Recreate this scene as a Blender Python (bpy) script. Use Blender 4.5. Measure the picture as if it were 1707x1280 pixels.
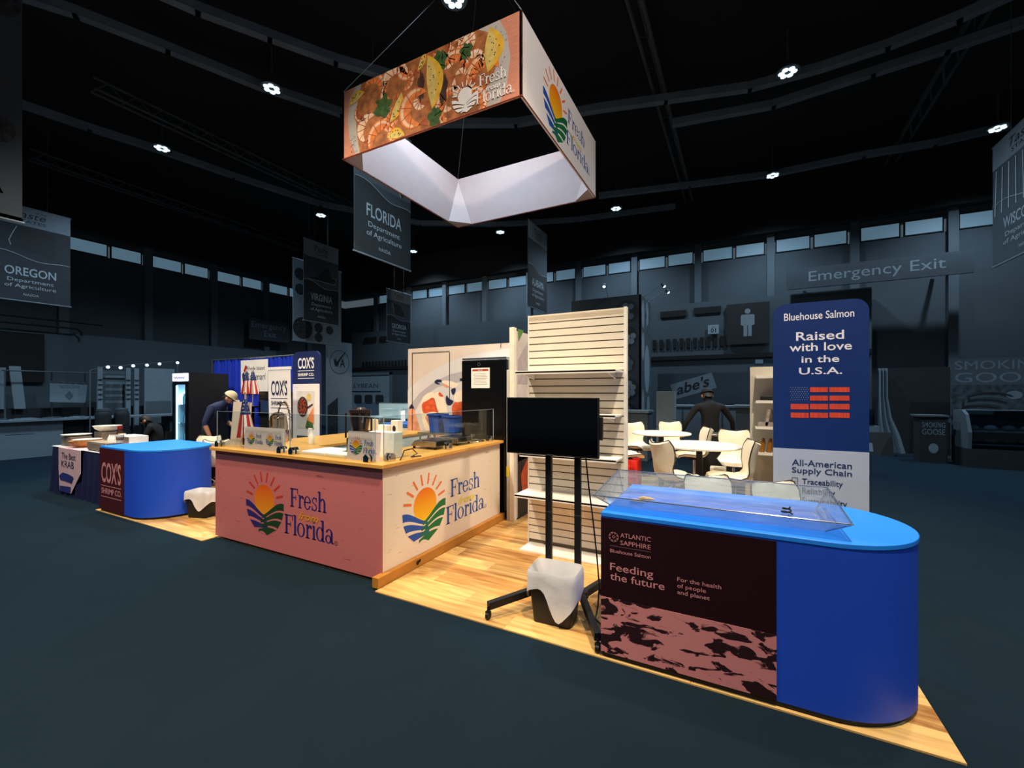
import bpy, bmesh, math, random
from mathutils import Vector, Matrix
random.seed(7)
PI = math.pi
sc = bpy.context.scene
for o in list(bpy.data.objects):
    bpy.data.objects.remove(o)

# ------------------------------------------------------------------ camera
TH, FPX, HZ, EYE = 0.482, 713.0, 654.0, 1.7
cd = bpy.data.cameras.new('camera')
cd.sensor_fit = 'HORIZONTAL'; cd.sensor_width = 36
cd.lens = 36 * FPX / 1707
cd.shift_y = (HZ - 640) / 1707
cd.clip_start = 0.05; cd.clip_end = 200
cam = bpy.data.objects.new('camera', cd)
cam.location = (0, 0, EYE); cam.rotation_euler = (PI / 2, 0, TH)
sc.collection.objects.link(cam); sc.camera = cam
sc.view_settings.view_transform = 'Standard'
sc.view_settings.look = 'None'
sc.view_settings.exposure = 0.0
sc.view_settings.gamma = 1.0
sc.view_settings.use_curve_mapping = False

# ------------------------------------------------------------------ world: dim cool hall ambience
w = bpy.data.worlds.new('hall_ambience'); sc.world = w; w.use_nodes = True
bg = w.node_tree.nodes['Background']
bg.inputs['Color'].default_value = (0.55, 0.74, 0.88, 1)
bg.inputs['Strength'].default_value = 0.11

# ------------------------------------------------------------------ booth light: unseen warm spots overhead, plus one added for the sign
def spot(name, loc, target, energy, col, angle, blend=0.6, radius=0.18):
    l = bpy.data.lights.new(name, 'SPOT'); l.energy = energy; l.color = col
    l.spot_size = math.radians(angle); l.spot_blend = blend; l.shadow_soft_size = radius
    o = bpy.data.objects.new(name, l); sc.collection.objects.link(o)
    o.location = loc
    d = Vector(target) - Vector(loc)
    o.rotation_euler = d.to_track_quat('-Z', 'Y').to_euler()
    return o
WARM = (1.0, 0.86, 0.66)
spot('booth_spot', (0.7, 0.9, 8.3), (-1.5, 3.8, 0.4), 2700, WARM, 74)
spot('booth_spot', (-4.6, -0.2, 8.3), (-5.6, 3.5, 0.5), 2700, WARM, 80)
spot('booth_spot', (1.8, 5.2, 8.3), (-0.6, 6.6, 0.6), 1500, WARM, 70)
spot('booth_spot', (-8.4, 3.2, 8.3), (-8.4, 4.6, 1.0), 1500, WARM, 66)
spot('sign_spot', (1.9, -.6, 7.3), (-3.0, 5.4, 5.8), 1900, (1.0, .88, .78), 32, .5)  # unseen spot added to brighten the hanging sign

# ------------------------------------------------------------------ pixel of the photograph -> point on a known plane
RV = Vector((math.cos(TH), math.sin(TH), 0)); FV = Vector((-math.sin(TH), math.cos(TH), 0))
def ray(x, y): return RV * ((x - 853.5) / FPX) + FV + Vector((0, 0, (HZ - y) / FPX))
def PZ(x, y, z=0.0):
    r = ray(x, y); return Vector((0, 0, EYE)) + r * ((z - EYE) / r.z)
def PY(x, y, Y):
    r = ray(x, y); return Vector((0, 0, EYE)) + r * (Y / r.y)
def PX(x, y, X):
    r = ray(x, y); return Vector((0, 0, EYE)) + r * (X / r.x)

# ------------------------------------------------------------------ materials
def lin(h):
    h = h.lstrip('#'); out = []
    for i in (0, 2, 4):
        c = int(h[i:i + 2], 16) / 255
        out.append(c / 12.92 if c <= 0.04045 else ((c + 0.055) / 1.055) ** 2.4)
    return out
MATS = {}
def newmat(name):
    m = bpy.data.materials.new(name); m.use_nodes = True; MATS[name] = m
    nt = m.node_tree; p = nt.nodes['Principled BSDF']
    return m, nt, p
def mat(name, col, rough=0.6, metal=0.0, var=0.08, scale=7.0, bump=0.0, spec=0.4, stretch=(1, 1, 1)):
    if name in MATS: return MATS[name]
    m, nt, p = newmat(name)
    c = lin(col) if isinstance(col, str) else list(col)
    p.inputs['Roughness'].default_value = rough; p.inputs['Metallic'].default_value = metal
    p.inputs['Specular IOR Level'].default_value = spec
    tc = nt.nodes.new('ShaderNodeTexCoord'); mp = nt.nodes.new('ShaderNodeMapping')
    mp.inputs['Scale'].default_value = stretch
    nz = nt.nodes.new('ShaderNodeTexNoise'); nz.inputs['Scale'].default_value = scale; nz.inputs['Detail'].default_value = 3
    rp = nt.nodes.new('ShaderNodeValToRGB')
    rp.color_ramp.elements[0].position = 0.3; rp.color_ramp.elements[1].position = 0.7
    rp.color_ramp.elements[0].color = [max(0, x * (1 - var)) for x in c] + [1]
    rp.color_ramp.elements[1].color = [min(1, x * (1 + var)) for x in c] + [1]
    L = nt.links.new
    L(tc.outputs['Object'], mp.inputs['Vector']); L(mp.outputs['Vector'], nz.inputs['Vector'])
    L(nz.outputs['Fac'], rp.inputs['Fac']); L(rp.outputs['Color'], p.inputs['Base Color'])
    if bump:
        b = nt.nodes.new('ShaderNodeBump'); b.inputs['Strength'].default_value = bump; b.inputs['Distance'].default_value = 0.01
        L(nz.outputs['Fac'], b.inputs['Height']); L(b.outputs['Normal'], p.inputs['Normal'])
    return m
def glow(name, col, strength):
    if name in MATS: return MATS[name]
    m, nt, p = newmat(name); c = lin(col)
    p.inputs['Base Color'].default_value = c + [1]
    p.inputs['Emission Color'].default_value = c + [1]; p.inputs['Emission Strength'].default_value = strength
    return m
def clear(name, tint='#eef6f8', gloss=0.10, painted_sheen=0.0):
    if name in MATS: return MATS[name]
    m, nt, p = newmat(name); nt.nodes.remove(p)
    t = nt.nodes.new('ShaderNodeBsdfTransparent'); t.inputs['Color'].default_value = lin(tint) + [1]
    g = nt.nodes.new('ShaderNodeBsdfGlossy'); g.inputs['Roughness'].default_value = 0.04
    lw = nt.nodes.new('ShaderNodeLayerWeight'); lw.inputs['Blend'].default_value = 0.5
    pw_ = nt.nodes.new('ShaderNodeMath'); pw_.operation = 'POWER'; pw_.inputs[1].default_value = 5.0
    ma = nt.nodes.new('ShaderNodeMath'); ma.operation = 'MULTIPLY_ADD'; ma.inputs[1].default_value = 0.5; ma.inputs[2].default_value = gloss * .5
    mx = nt.nodes.new('ShaderNodeMixShader'); L = nt.links.new
    L(lw.outputs['Facing'], pw_.inputs[0]); L(pw_.outputs[0], ma.inputs[0]); L(ma.outputs[0], mx.inputs[0]); L(t.outputs[0], mx.inputs[1]); L(g.outputs[0], mx.inputs[2])
    out = mx.outputs[0]
    if painted_sheen:  # patchy white diffuse stands in for reflected lights
        df = nt.nodes.new('ShaderNodeBsdfDiffuse'); df.inputs['Color'].default_value = (.9, .93, 1, 1)
        nz = nt.nodes.new('ShaderNodeTexNoise'); nz.inputs['Scale'].default_value = 9; hm = nt.nodes.new('ShaderNodeMath'); hm.operation = 'MULTIPLY'; hm.inputs[1].default_value = painted_sheen * 2
        m2 = nt.nodes.new('ShaderNodeMixShader'); L(nz.outputs['Fac'], hm.inputs[0]); L(hm.outputs[0], m2.inputs[0]); L(out, m2.inputs[1]); L(df.outputs[0], m2.inputs[2]); out = m2.outputs[0]
    L(out, nt.nodes['Material Output'].inputs[0])
    return m
def plankmat(name, dark, light, gx=1.6, gy=22.0):
    if name in MATS: return MATS[name]
    m, nt, p = newmat(name); L = nt.links.new; N = nt.nodes.new
    tc = N('ShaderNodeTexCoord'); mp = N('ShaderNodeMapping'); mp.inputs['Scale'].default_value = (gx, gy, gy)
    oi = N('ShaderNodeObjectInfo'); ad = N('ShaderNodeVectorMath'); ad.operation = 'ADD'
    mu = N('ShaderNodeVectorMath'); mu.operation = 'SCALE'; mu.inputs['Scale'].default_value = 31.0
    cx = N('ShaderNodeCombineXYZ')
    L(oi.outputs['Random'], cx.inputs[0]); L(oi.outputs['Random'], cx.inputs[1]); L(cx.outputs[0], mu.inputs[0])
    L(tc.outputs['Object'], mp.inputs['Vector']); L(mp.outputs[0], ad.inputs[0]); L(mu.outputs[0], ad.inputs[1])
    nz = N('ShaderNodeTexNoise'); nz.inputs['Scale'].default_value = 1.0; nz.inputs['Detail'].default_value = 4
    L(ad.outputs[0], nz.inputs['Vector'])
    mx = N('ShaderNodeMath'); mx.operation = 'MULTIPLY_ADD'; mx.inputs[1].default_value = 0.42; 
    L(oi.outputs['Random'], mx.inputs[0]); L(nz.outputs['Fac'], mx.inputs[2])
    rp = N('ShaderNodeValToRGB'); rp.color_ramp.elements[0].position = 0.40; rp.color_ramp.elements[1].position = 0.95
    rp.color_ramp.elements[0].color = lin(dark) + [1]; rp.color_ramp.elements[1].color = lin(light) + [1]
    L(mx.outputs[0], rp.inputs[0]); L(rp.outputs[0], p.inputs['Base Color'])
    p.inputs['Roughness'].default_value = 0.38
    return m
def grainmat(name, base, crack, rough=0.55):
    """painted board print: pale paint with sparse darker horizontal cracks"""
    if name in MATS: return MATS[name]
    m, nt, p = newmat(name); L = nt.links.new; N = nt.nodes.new
    tc = N('ShaderNodeTexCoord'); mp = N('ShaderNodeMapping'); mp.inputs['Scale'].default_value = (2.2, 2.2, 26)
    nz = N('ShaderNodeTexNoise'); nz.inputs['Scale'].default_value = 1.6; nz.inputs['Detail'].default_value = 6; nz.inputs['Roughness'].default_value = 0.65
    rp = N('ShaderNodeValToRGB'); e = rp.color_ramp.elements
    e[0].position = 0.335; e[0].color = lin(crack) + [1]; e[1].position = 0.375; e[1].color = lin(base) + [1]
    x = e.new(0.60); x.color = lin(base) + [1]; y = e.new(0.75); y.color = [c * 0.86 for c in lin(base)] + [1]
    L(tc.outputs['Object'], mp.inputs[0]); L(mp.outputs[0], nz.inputs['Vector']); L(nz.outputs['Fac'], rp.inputs[0])
    L(rp.outputs[0], p.inputs['Base Color']); p.inputs['Roughness'].default_value = rough
    return m
def gradmat(name, low, high):
    """a printed blend from a low to a high colour (ink of the emblem's sun)"""
    if name in MATS: return MATS[name]
    m, nt, p = newmat(name); L = nt.links.new; N = nt.nodes.new
    tc = N('ShaderNodeTexCoord'); sp = N('ShaderNodeSeparateXYZ'); rp = N('ShaderNodeValToRGB')
    rp.color_ramp.elements[0].color = lin(low) + [1]; rp.color_ramp.elements[1].color = lin(high) + [1]
    L(tc.outputs['Generated'], sp.inputs[0]); L(sp.outputs[2], rp.inputs[0]); L(rp.outputs[0], p.inputs['Base Color'])
    p.inputs['Roughness'].default_value = 0.5
    return m
def foammat(name, dark, light):
    if name in MATS: return MATS[name]
    m, nt, p = newmat(name); L = nt.links.new; N = nt.nodes.new
    tc = N('ShaderNodeTexCoord'); mp = N('ShaderNodeMapping'); mp.inputs['Scale'].default_value = (3.6, 1, 8.5); mp.inputs['Rotation'].default_value = (0, 0.45, 0)
    n1 = N('ShaderNodeTexNoise'); n1.inputs['Scale'].default_value = 1.8; n1.inputs['Detail'].default_value = 8; n1.inputs['Distortion'].default_value = 1.0
    rp = N('ShaderNodeValToRGB'); e = rp.color_ramp.elements
    e[0].position = 0.455; e[0].color = lin(dark) + [1]; e[1].position = 0.485; e[1].color = lin(light) + [1]
    L(tc.outputs['Object'], mp.inputs[0]); L(mp.outputs[0], n1.inputs['Vector']); L(n1.outputs['Fac'], rp.inputs[0])
    L(rp.outputs[0], p.inputs['Base Color']); p.inputs['Roughness'].default_value = 0.5
    return m
def carpetmat():
    m, nt, p = newmat('hall_carpet'); L = nt.links.new; N = nt.nodes.new
    tc = N('ShaderNodeTexCoord'); n1 = N('ShaderNodeTexNoise'); n1.inputs['Scale'].default_value = 160; n1.inputs['Detail'].default_value = 2
    n2 = N('ShaderNodeTexNoise'); n2.inputs['Scale'].default_value = 1.7; n2.inputs['Detail'].default_value = 6
    ad = N('ShaderNodeMath'); ad.operation = 'MULTIPLY'; L(n1.outputs['Fac'], ad.inputs[0]); L(n2.outputs['Fac'], ad.inputs[1])
    rp = N('ShaderNodeValToRGB'); e = rp.color_ramp.elements
    e[0].position = 0.12; e[0].color = (0.0095, 0.0185, 0.0265, 1); e[1].position = 0.42; e[1].color = (0.0115, 0.0215, 0.0305, 1)
    L(tc.outputs['Object'], n1.inputs['Vector']); L(tc.outputs['Object'], n2.inputs['Vector'])
    L(ad.outputs[0], rp.inputs[0]); L(rp.outputs[0], p.inputs['Base Color'])
    p.inputs['Roughness'].default_value = 1.0; p.inputs['Specular IOR Level'].default_value = 0.0
    b = N('ShaderNodeBump'); b.inputs['Strength'].default_value = 0.4; b.inputs['Distance'].default_value = 0.006
    L(n1.outputs['Fac'], b.inputs['Height']); L(b.outputs[0], p.inputs['Normal'])
    return m

# ------------------------------------------------------------------ mesh builder
class MB:
    def __init__(s): s.v = []; s.f = []; s.m = []; s.cur = 0
    def add(s, vs, fs):
        o = len(s.v); s.v += [tuple(v) for v in vs]
        s.f += [tuple(i + o for i in f) for f in fs]; s.m += [s.cur] * len(fs); return s
    def box(s, x0, x1, y0, y1, z0, z1):
        vs = [(x, y, z) for x in (x0, x1) for y in (y0, y1) for z in (z0, z1)]
        return s.add(vs, [(0, 1, 3, 2), (4, 6, 7, 5), (0, 4, 5, 1), (2, 3, 7, 6), (0, 2, 6, 4), (1, 5, 7, 3)])
    def obox(s, c, size, M):
        hx, hy, hz = [q / 2 for q in size]; c = Vector(c)
        vs = [c + M @ Vector((x, y, z)) for x in (-hx, hx) for y in (-hy, hy) for z in (-hz, hz)]
        return s.add(vs, [(0, 1, 3, 2), (4, 6, 7, 5), (0, 4, 5, 1), (2, 3, 7, 6), (0, 2, 6, 4), (1, 5, 7, 3)])
    def bar(s, a, b, wd, ht):
        a, b = Vector(a), Vector(b); d = (b - a); z = Vector((0, 0, 1))
        x = d.normalized(); y = z.cross(x)
        if y.length < 1e-4: y = Vector((0, 1, 0))
        y.normalize(); zz = x.cross(y)
        return s.obox((a + b) / 2, (d.length, wd, ht), Matrix((x, y, zz)).transposed())
    def cyl(s, a, b, r0, r1=None, n=16, cap=True):
        r1 = r0 if r1 is None else r1
        a, b = Vector(a), Vector(b); d = (b - a).normalized()
        u = d.orthogonal().normalized(); v = d.cross(u); vs = []
        for p, r in ((a, r0), (b, r1)):
            for i in range(n):
                t = 2 * PI * i / n; vs.append(p + (u * math.cos(t) + v * math.sin(t)) * r)
        fs = [(i, (i + 1) % n, n + (i + 1) % n, n + i) for i in range(n)]
        if cap: fs += [tuple(range(n - 1, -1, -1)), tuple(range(n, 2 * n))]
        return s.add(vs, fs)
    def tube(s, pts, r, n=8, closed=False):
        pts = [Vector(p) for p in pts]; k = len(pts); rs = r if isinstance(r, (list, tuple)) else [r] * k
        prev = None; rings = []
        for i, p in enumerate(pts):
            if closed: d = pts[(i + 1) % k] - pts[i - 1]
            else: d = pts[min(i + 1, k - 1)] - pts[max(i - 1, 0)]
            d.normalize()
            if prev is None: u = d.orthogonal().normalized()
            else:
                u = prev - d * prev.dot(d)
                u = u.normalized() if u.length > 1e-5 else d.orthogonal().normalized()
            prev = u; v = d.cross(u)
            rings.append([p + (u * math.cos(2 * PI * j / n) + v * math.sin(2 * PI * j / n)) * rs[i] for j in range(n)])
        vs = [q for g in rings for q in g]; fs = []
        m = k if closed else k - 1
        for i in range(m):
            a = i * n; b = ((i + 1) % k) * n
            fs += [(a + j, a + (j + 1) % n, b + (j + 1) % n, b + j) for j in range(n)]
        if not closed: fs += [tuple(range(n - 1, -1, -1)), tuple(range((k - 1) * n, k * n))]
        return s.add(vs, fs)
    def lathe(s, prof, n=24, c=(0, 0, 0)):
        c = Vector(c); vs = []
        for r, z in prof:
            for i in range(n):
                t = 2 * PI * i / n; vs.append(c + Vector((r * math.cos(t), r * math.sin(t), z)))
        fs = []
        for k in range(len(prof) - 1):
            fs += [(k * n + i, k * n + (i + 1) % n, (k + 1) * n + (i + 1) % n, (k + 1) * n + i) for i in range(n)]
        if prof[0][0] > 1e-4: fs.append(tuple(range(n - 1, -1, -1)))
        if prof[-1][0] > 1e-4: fs.append(tuple(range((len(prof) - 1) * n, len(prof) * n)))
        return s.add(vs, fs)
    def prism(s, poly, z0, z1):
        n = len(poly); vs = [(x, y, z0) for x, y in poly] + [(x, y, z1) for x, y in poly]
        fs = [(i, (i + 1) % n, n + (i + 1) % n, n + i) for i in range(n)] + [tuple(range(n - 1, -1, -1)), tuple(range(n, 2 * n))]
        return s.add(vs, fs)
    def plate(s, poly, y0, y1):
        """poly in x,z; y0 is the face towards -y"""
        n = len(poly); vs = [(x, y0, z) for x, z in poly] + [(x, y1, z) for x, z in poly]
        fs = [(i, (i + 1) % n, n + (i + 1) % n, n + i) for i in range(n)] + [tuple(range(n - 1, -1, -1)), tuple(range(n, 2 * n))]
        return s.add(vs, fs)
    def flat(s, poly, y):
        return s.add([(x, y, z) for x, z in poly], [tuple(range(len(poly)))])
    def sphere(s, c, r, sx=1, sy=1, sz=1, n=14, k=9):
        c = Vector(c); vs = [c + Vector((0, 0, -r * sz))]
        for i in range(1, k):
            a = -PI / 2 + PI * i / k
            for j in range(n):
                t = 2 * PI * j / n
                vs.append(c + Vector((r * sx * math.cos(a) * math.cos(t), r * sy * math.cos(a) * math.sin(t), r * sz * math.sin(a))))
        vs.append(c + Vector((0, 0, r * sz))); top = len(vs) - 1
        fs = [(0, 1 + (j + 1) % n, 1 + j) for j in range(n)]
        for i in range(k - 2):
            fs += [(1 + i * n + j, 1 + i * n + (j + 1) % n, 1 + (i + 1) * n + (j + 1) % n, 1 + (i + 1) * n + j) for j in range(n)]
        o = 1 + (k - 2) * n
        fs += [(o + j, o + (j + 1) % n, top) for j in range(n)]
        return s.add(vs, fs)
    def mesh(s, name, mats, smooth=False):
        me = bpy.data.meshes.new(name); me.from_pydata([tuple(v) for v in s.v], [], s.f)
        for m in (mats if isinstance(mats, (list, tuple)) else [mats]): me.materials.append(m)
        me.polygons.foreach_set('material_index', s.m)
        if smooth: me.polygons.foreach_set('use_smooth', [True] * len(s.f))
        bm = bmesh.new(); bm.from_mesh(me); bmesh.ops.recalc_face_normals(bm, faces=bm.faces) if smooth != 'flat' else None
        bm.to_mesh(me); bm.free(); me.update()
        return me
    def build(s, name, mats, parent=None, smooth=False, bevel=0.0, loc=None, label=None):
        me = s.mesh(name, mats, smooth)
        o = bpy.data.objects.new(name, me); sc.collection.objects.link(o)
        if parent: o.parent = parent
        if loc: o.location = loc
        if label: o['label'] = label
        if bevel:
            b = o.modifiers.new('bevel', 'BEVEL'); b.width = bevel; b.segments = 2; b.limit_method = 'ANGLE'; b.angle_limit = 0.7
        if smooth:
            try:
                me.set_sharp_from_angle(angle=math.radians(38))
            except Exception: pass
        return o
def thing(name, label, cat, loc=(0, 0, 0), rz=0.0, group=None):
    o = bpy.data.objects.new(name, None); o.empty_display_size = 0.1; sc.collection.objects.link(o)
    o.location = loc; o.rotation_euler = (0, 0, rz); o['label'] = label; o['category'] = cat
    if group: o['group'] = group
    return o
def tag(o, label, cat, group=None, kind=None):
    o['label'] = label; o['category'] = cat
    if group: o['group'] = group
    if kind: o['kind'] = kind
    return o
def struct(o, label=None):
    o['kind'] = 'structure'
    if label: o['label'] = label
    return o
def clone(root, loc, rz, label, parent=None):
    c = root.copy(); sc.collection.objects.link(c)
    if parent is None:
        c.location = loc; c.rotation_euler = (0, 0, rz); c['label'] = label
    else: c.parent = parent
    for ch in root.children:
        clone(ch, None, None, None, c)
    return c
def circ(cx, cz, rx, rz=None, n=28, a0=0.0, a1=2 * PI):
    rz = rx if rz is None else rz
    full = abs(a1 - a0 - 2 * PI) < 1e-6
    k = n if full else n + 1
    return [(cx + rx * math.cos(a0 + (a1 - a0) * i / n), cz + rz * math.sin(a0 + (a1 - a0) * i / n)) for i in range(k)]
def rrect(x0, x1, z0, z1, r, n=5, corners=(1, 1, 1, 1)):
    out = []
    for k, (cx, cz, a) in enumerate(((x1 - r, z1 - r, 0), (x0 + r, z1 - r, PI / 2), (x0 + r, z0 + r, PI), (x1 - r, z0 + r, 1.5 * PI))):
        if corners[k]: out += [(cx + r * math.cos(a + PI / 2 * i / n), cz + r * math.sin(a + PI / 2 * i / n)) for i in range(n + 1)]
        else: out.append(((x1, x0, x0, x1)[k], (z1, z1, z0, z0)[k]))
    return out

# ------------------------------------------------------------------ lettering
TXT = {}
def glyphs(s, bold, shear, space=1.0):
    key = (s, bold, shear, space)
    if key in TXT: return TXT[key]
    c = bpy.data.curves.new('t', 'FONT'); c.body = s; c.size = 1; c.offset = bold; c.shear = shear; c.resolution_u = 3
    c.space_character = space; c.fill_mode = 'FRONT'
    o = bpy.data.objects.new('t', c); sc.collection.objects.link(o)
    dg = bpy.context.evaluated_depsgraph_get(); me = o.evaluated_get(dg).to_mesh()
    vs = [(v.co.x, v.co.y) for v in me.vertices]; fs = [tuple(p.vertices) for p in me.polygons]
    bpy.data.objects.remove(o); bpy.data.curves.remove(c)
    TXT[key] = (vs, fs); return TXT[key]
def text(parent, s, x, z, h, m, w=None, y=-0.0015, align='C', bold=0.0, shear=0.0, name='lettering', space=1.0, rot=0.0, arc=None):
    """cap height h, baseline at z, anchored at x"""
    vs, fs = glyphs(s, bold, shear, space)
    if not vs: return None
    x0 = min(v[0] for v in vs); x1 = max(v[0] for v in vs)
    k = h / 0.69; kx = w / (x1 - x0) if w else k
    off = {'L': 0, 'C': -(x1 - x0) * kx / 2, 'R': -(x1 - x0) * kx}[align]
    out = []
    for vx, vz in vs:
        a, b = (vx - x0) * kx + off, vz * k
        if arc:                                  # bend the line round a circle of that radius
            t = PI / 2 - a / arc; q = arc + b; a, b = q * math.cos(t), q * math.sin(t) - 0 * arc
        a, b = a * math.cos(rot) - b * math.sin(rot), a * math.sin(rot) + b * math.cos(rot)
        out.append((x + a, y, z + b))
    mb = MB(); mb.add(out, fs)
    return mb.build(name, m, parent, smooth='flat' if False else False)
def ring(mb, cx, cz, rx, rz, tx, tz, a0, a1, y, n=18):
    o = []; i_ = []
    for i in range(n + 1):
        t = math.radians(a0 + (a1 - a0) * i / n)
        o.append((cx + rx * math.cos(t), y, cz + rz * math.sin(t))); i_.append((cx + (rx - tx) * math.cos(t), y, cz + (rz - tz) * math.sin(t)))
    mb.add(o + i_, [(i, i + 1, n + 2 + i, n + 1 + i) for i in range(n)])
ADV = dict(F=1.0, r=0.68, e=0.9, s=0.72, h=1.02, l=0.42, o=0.95, i=0.42, d=0.95, a=0.88)
def serif(mb, s, x, z, k, y, w=None):
    """roman letters with thick stems, thin joins and slab feet; k = x-height"""
    tot = sum(ADV[c] for c in s); kx = w / tot if w else k
    pen = 0.0
    def R(x0, z0, x1, z1):
        mb.flat([(x + (pen + x0) * kx, z + z0 * k), (x + (pen + x1) * kx, z + z0 * k), (x + (pen + x1) * kx, z + z1 * k), (x + (pen + x0) * kx, z + z1 * k)], y)
    def A(cx, cz, rx, rz, tx, tz, a0, a1):
        ring(mb, x + (pen + cx) * kx, z + cz * k, rx * kx, rz * k, tx * kx, tz * k, a0, a1, y)
    for c in s:
        if c == 'F':
            R(.12, 0, .36, 1.45); R(0, 0, .5, .08); R(0, 1.36, .95, 1.45); R(.87, 1.05, .95, 1.45); R(.36, .7, .72, .79); R(.66, .55, .73, .94)
        elif c == 'r':
            R(.1, 0, .3, 1); R(0, 0, .42, .07); R(0, .93, .2, 1); A(.47, .62, .22, .38, .1, .15, 40, 160); mb.flat(circ(x + (pen + .58) * kx, z + .82 * k, .1 * kx, .1 * k, 10), y)
        elif c == 'e':
            A(.42, .5, .42, .52, .18, .07, 8, 335); R(.1, .5, .82, .58)
        elif c == 's':
            A(.33, .76, .27, .26, .1, .09, 30, 262); A(.33, .26, .30, .28, .12, .09, -155, 88); R(.52, .68, .6, 1.0); R(.02, 0, .1, .34)
        elif c == 'h':
            R(.1, 0, .31, 1.5); R(0, 0, .42, .07); R(0, 1.42, .2, 1.5); A(.54, .62, .33, .4, .2, .1, 0, 150); R(.66, 0, .87, .62); R(.56, 0, .98, .07)
        elif c == 'l':
            R(.1, 0, .31, 1.5); R(0, 0, .42, .07); R(0, 1.42, .2, 1.5)
        elif c == 'o':
            A(.44, .5, .44, .52, .19, .07, 0, 360)
        elif c == 'i':
            R(.1, 0, .31, 1); R(0, 0, .42, .07); R(0, .92, .2, 1); mb.flat(circ(x + (pen + .2) * kx, z + 1.29 * k, .13 * kx, .13 * k, 12), y)
        elif c == 'd':
            A(.4, .5, .4, .52, .18, .07, 30, 330); R(.6, 0, .81, 1.5); R(.48, 1.42, .7, 1.5); R(.7, 0, .93, .07)
        elif c == 'a':
            A(.32, .28, .32, .3, .16, .07, 0, 360); R(.56, .05, .76, .7); A(.4, .66, .36, .36, .19, .08, 0, 165); R(.66, 0, .88, .08)
        pen += ADV[c]
def emblem(parent, cx, cz, r, ink, y=-0.0012, tall=1.0):
    """sun over blue water and green hills; ink = dict of materials"""
    def pt(a, b): return (cx + a * r, cz + b * r * tall)
    mb = MB(); mb.flat([pt(a, b) for a, b in circ(0, .10, .53, .5, 32)], y); mb.build('sun_print', ink['sun'], parent)
    for a in range(-8, 189, 22):
        mb = MB(); t = math.radians(a); c, s = math.cos(t), math.sin(t); wd = .035
        mb.flat([pt(c * q - s * e, .1 + s * q * .95 + c * e) for q, e in ((.63, -wd), (.98, -wd), (.98, wd), (.63, wd))], y)
        mb.build('ray_print', ink['ray'], parent)
    def band(side, k):
        up, lo = [], []
        zl = (0.03 if side < 0 else 0.08) - (.33 if side < 0 else .29) * k; th = .225
        zv = -.40 - .16 * k
        for top in (1, 0):
            za = zl - (0 if top else th); zb = max(zv - (0 if top else .10), -.97); xs = math.sqrt(max(0.02, 1 - za * za)) * side
            xe = 0.10 + .04 * k if side < 0 else -.12 - .06 * k
            for i in range(13):
                t = i / 12; q = t * t * (3 - 2 * t)
                (up if top else lo).append(pt(xs + (xe - xs) * t, za + (zb - za) * q + (.07 * math.sin(PI * t) if side > 0 else .02 * math.sin(PI * t))))
        return up + lo[::-1]
    for k in range(3): mb = MB(); mb.flat(band(-1, k), y - .0005); mb.build('water_print', ink['blue'], parent)
    for k in range(4): mb = MB(); mb.flat(band(1, k), y - .0008); mb.build('hill_print', ink['green'], parent)
    # pale backing so that the sun ends at the waves
    if ink.get('back'):
        mb = MB(); lowp = [pt(a, b) for a, b in circ(0, 0, 1, 1, 20, PI * 1.02, PI * 1.98)]
        valley = [pt(.98, -.06), (pt(.5, -.12)), pt(.2, -.3), pt(0, -.42), pt(-.2, -.36), pt(-.5, -.14), pt(-.98, -.02)]
        mb.flat(lowp + valley, y - .0003); mb.build('wave_ground_print', ink['back'], parent)
def fff(parent, cx, cz, r, ink, x1, x2, zb1, k1, x3, x4, zb2, k2, y=-0.0012):
    emblem(parent, cx, cz, r, ink, y)
    mb = MB(); serif(mb, 'Fresh', x1, zb1, k1, y, x2 - x1); mb.build('lettering', ink['word'], parent); mb = MB(); serif(mb, 'Florida', x3, zb2, k2, y, x4 - x3)
    mb.build('lettering', ink['word'], parent)
    text(parent, 'from', (x1 + x2) / 2 + .02 * r, zb2 + k2 * 1.28, k1 * .55, ink['from'], w=(x2 - x1) * .55, shear=.35, y=y - .0012, bold=.02)
    mb = MB(); ring(mb, x4 + .09 * r, zb2 + .05 * r, .07 * r, .07 * r, .016 * r, .016 * r, 0, 360, y); mb.build('registered_mark', ink['mark'], parent)
    text(parent, 'R', x4 + .09 * r, zb2 + .015 * r, .07 * r, ink['mark'], y=y)

# ================================================================== THE SETTING
XW, YW, ZC, CZ = -19.4, 16.9, 9.0, -0.012
m_wall = mat('wall_paint', '#3c464d', 0.9, var=.1, scale=.6)
m_wall2 = mat('wall_block', '#3f4b52', 0.9, var=.1, scale=.5)
m_pillar = mat('pillar_paint', '#46525a', 0.85, var=.08, scale=1)
m_dark = mat('black_void', '#0c0f11', 0.9, var=.2)
m_ceil = mat('ceiling_black', '#0b0d0f', 0.95, var=.3, scale=.5)
m_steel = mat('rail_steel', '#5a6872', 0.7, var=.15, scale=2)
m_truss = mat('truss_grey', '#3c4449', 0.8, var=.3, scale=3)
m_pane = glow('daylight_pane', '#4b6474', 1.0)
m_sign_grey = mat('sign_grey', '#353f47', 0.8, var=.08)
m_sign_txt = mat('sign_letter', '#727f88', 0.8, var=.04)

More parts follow.
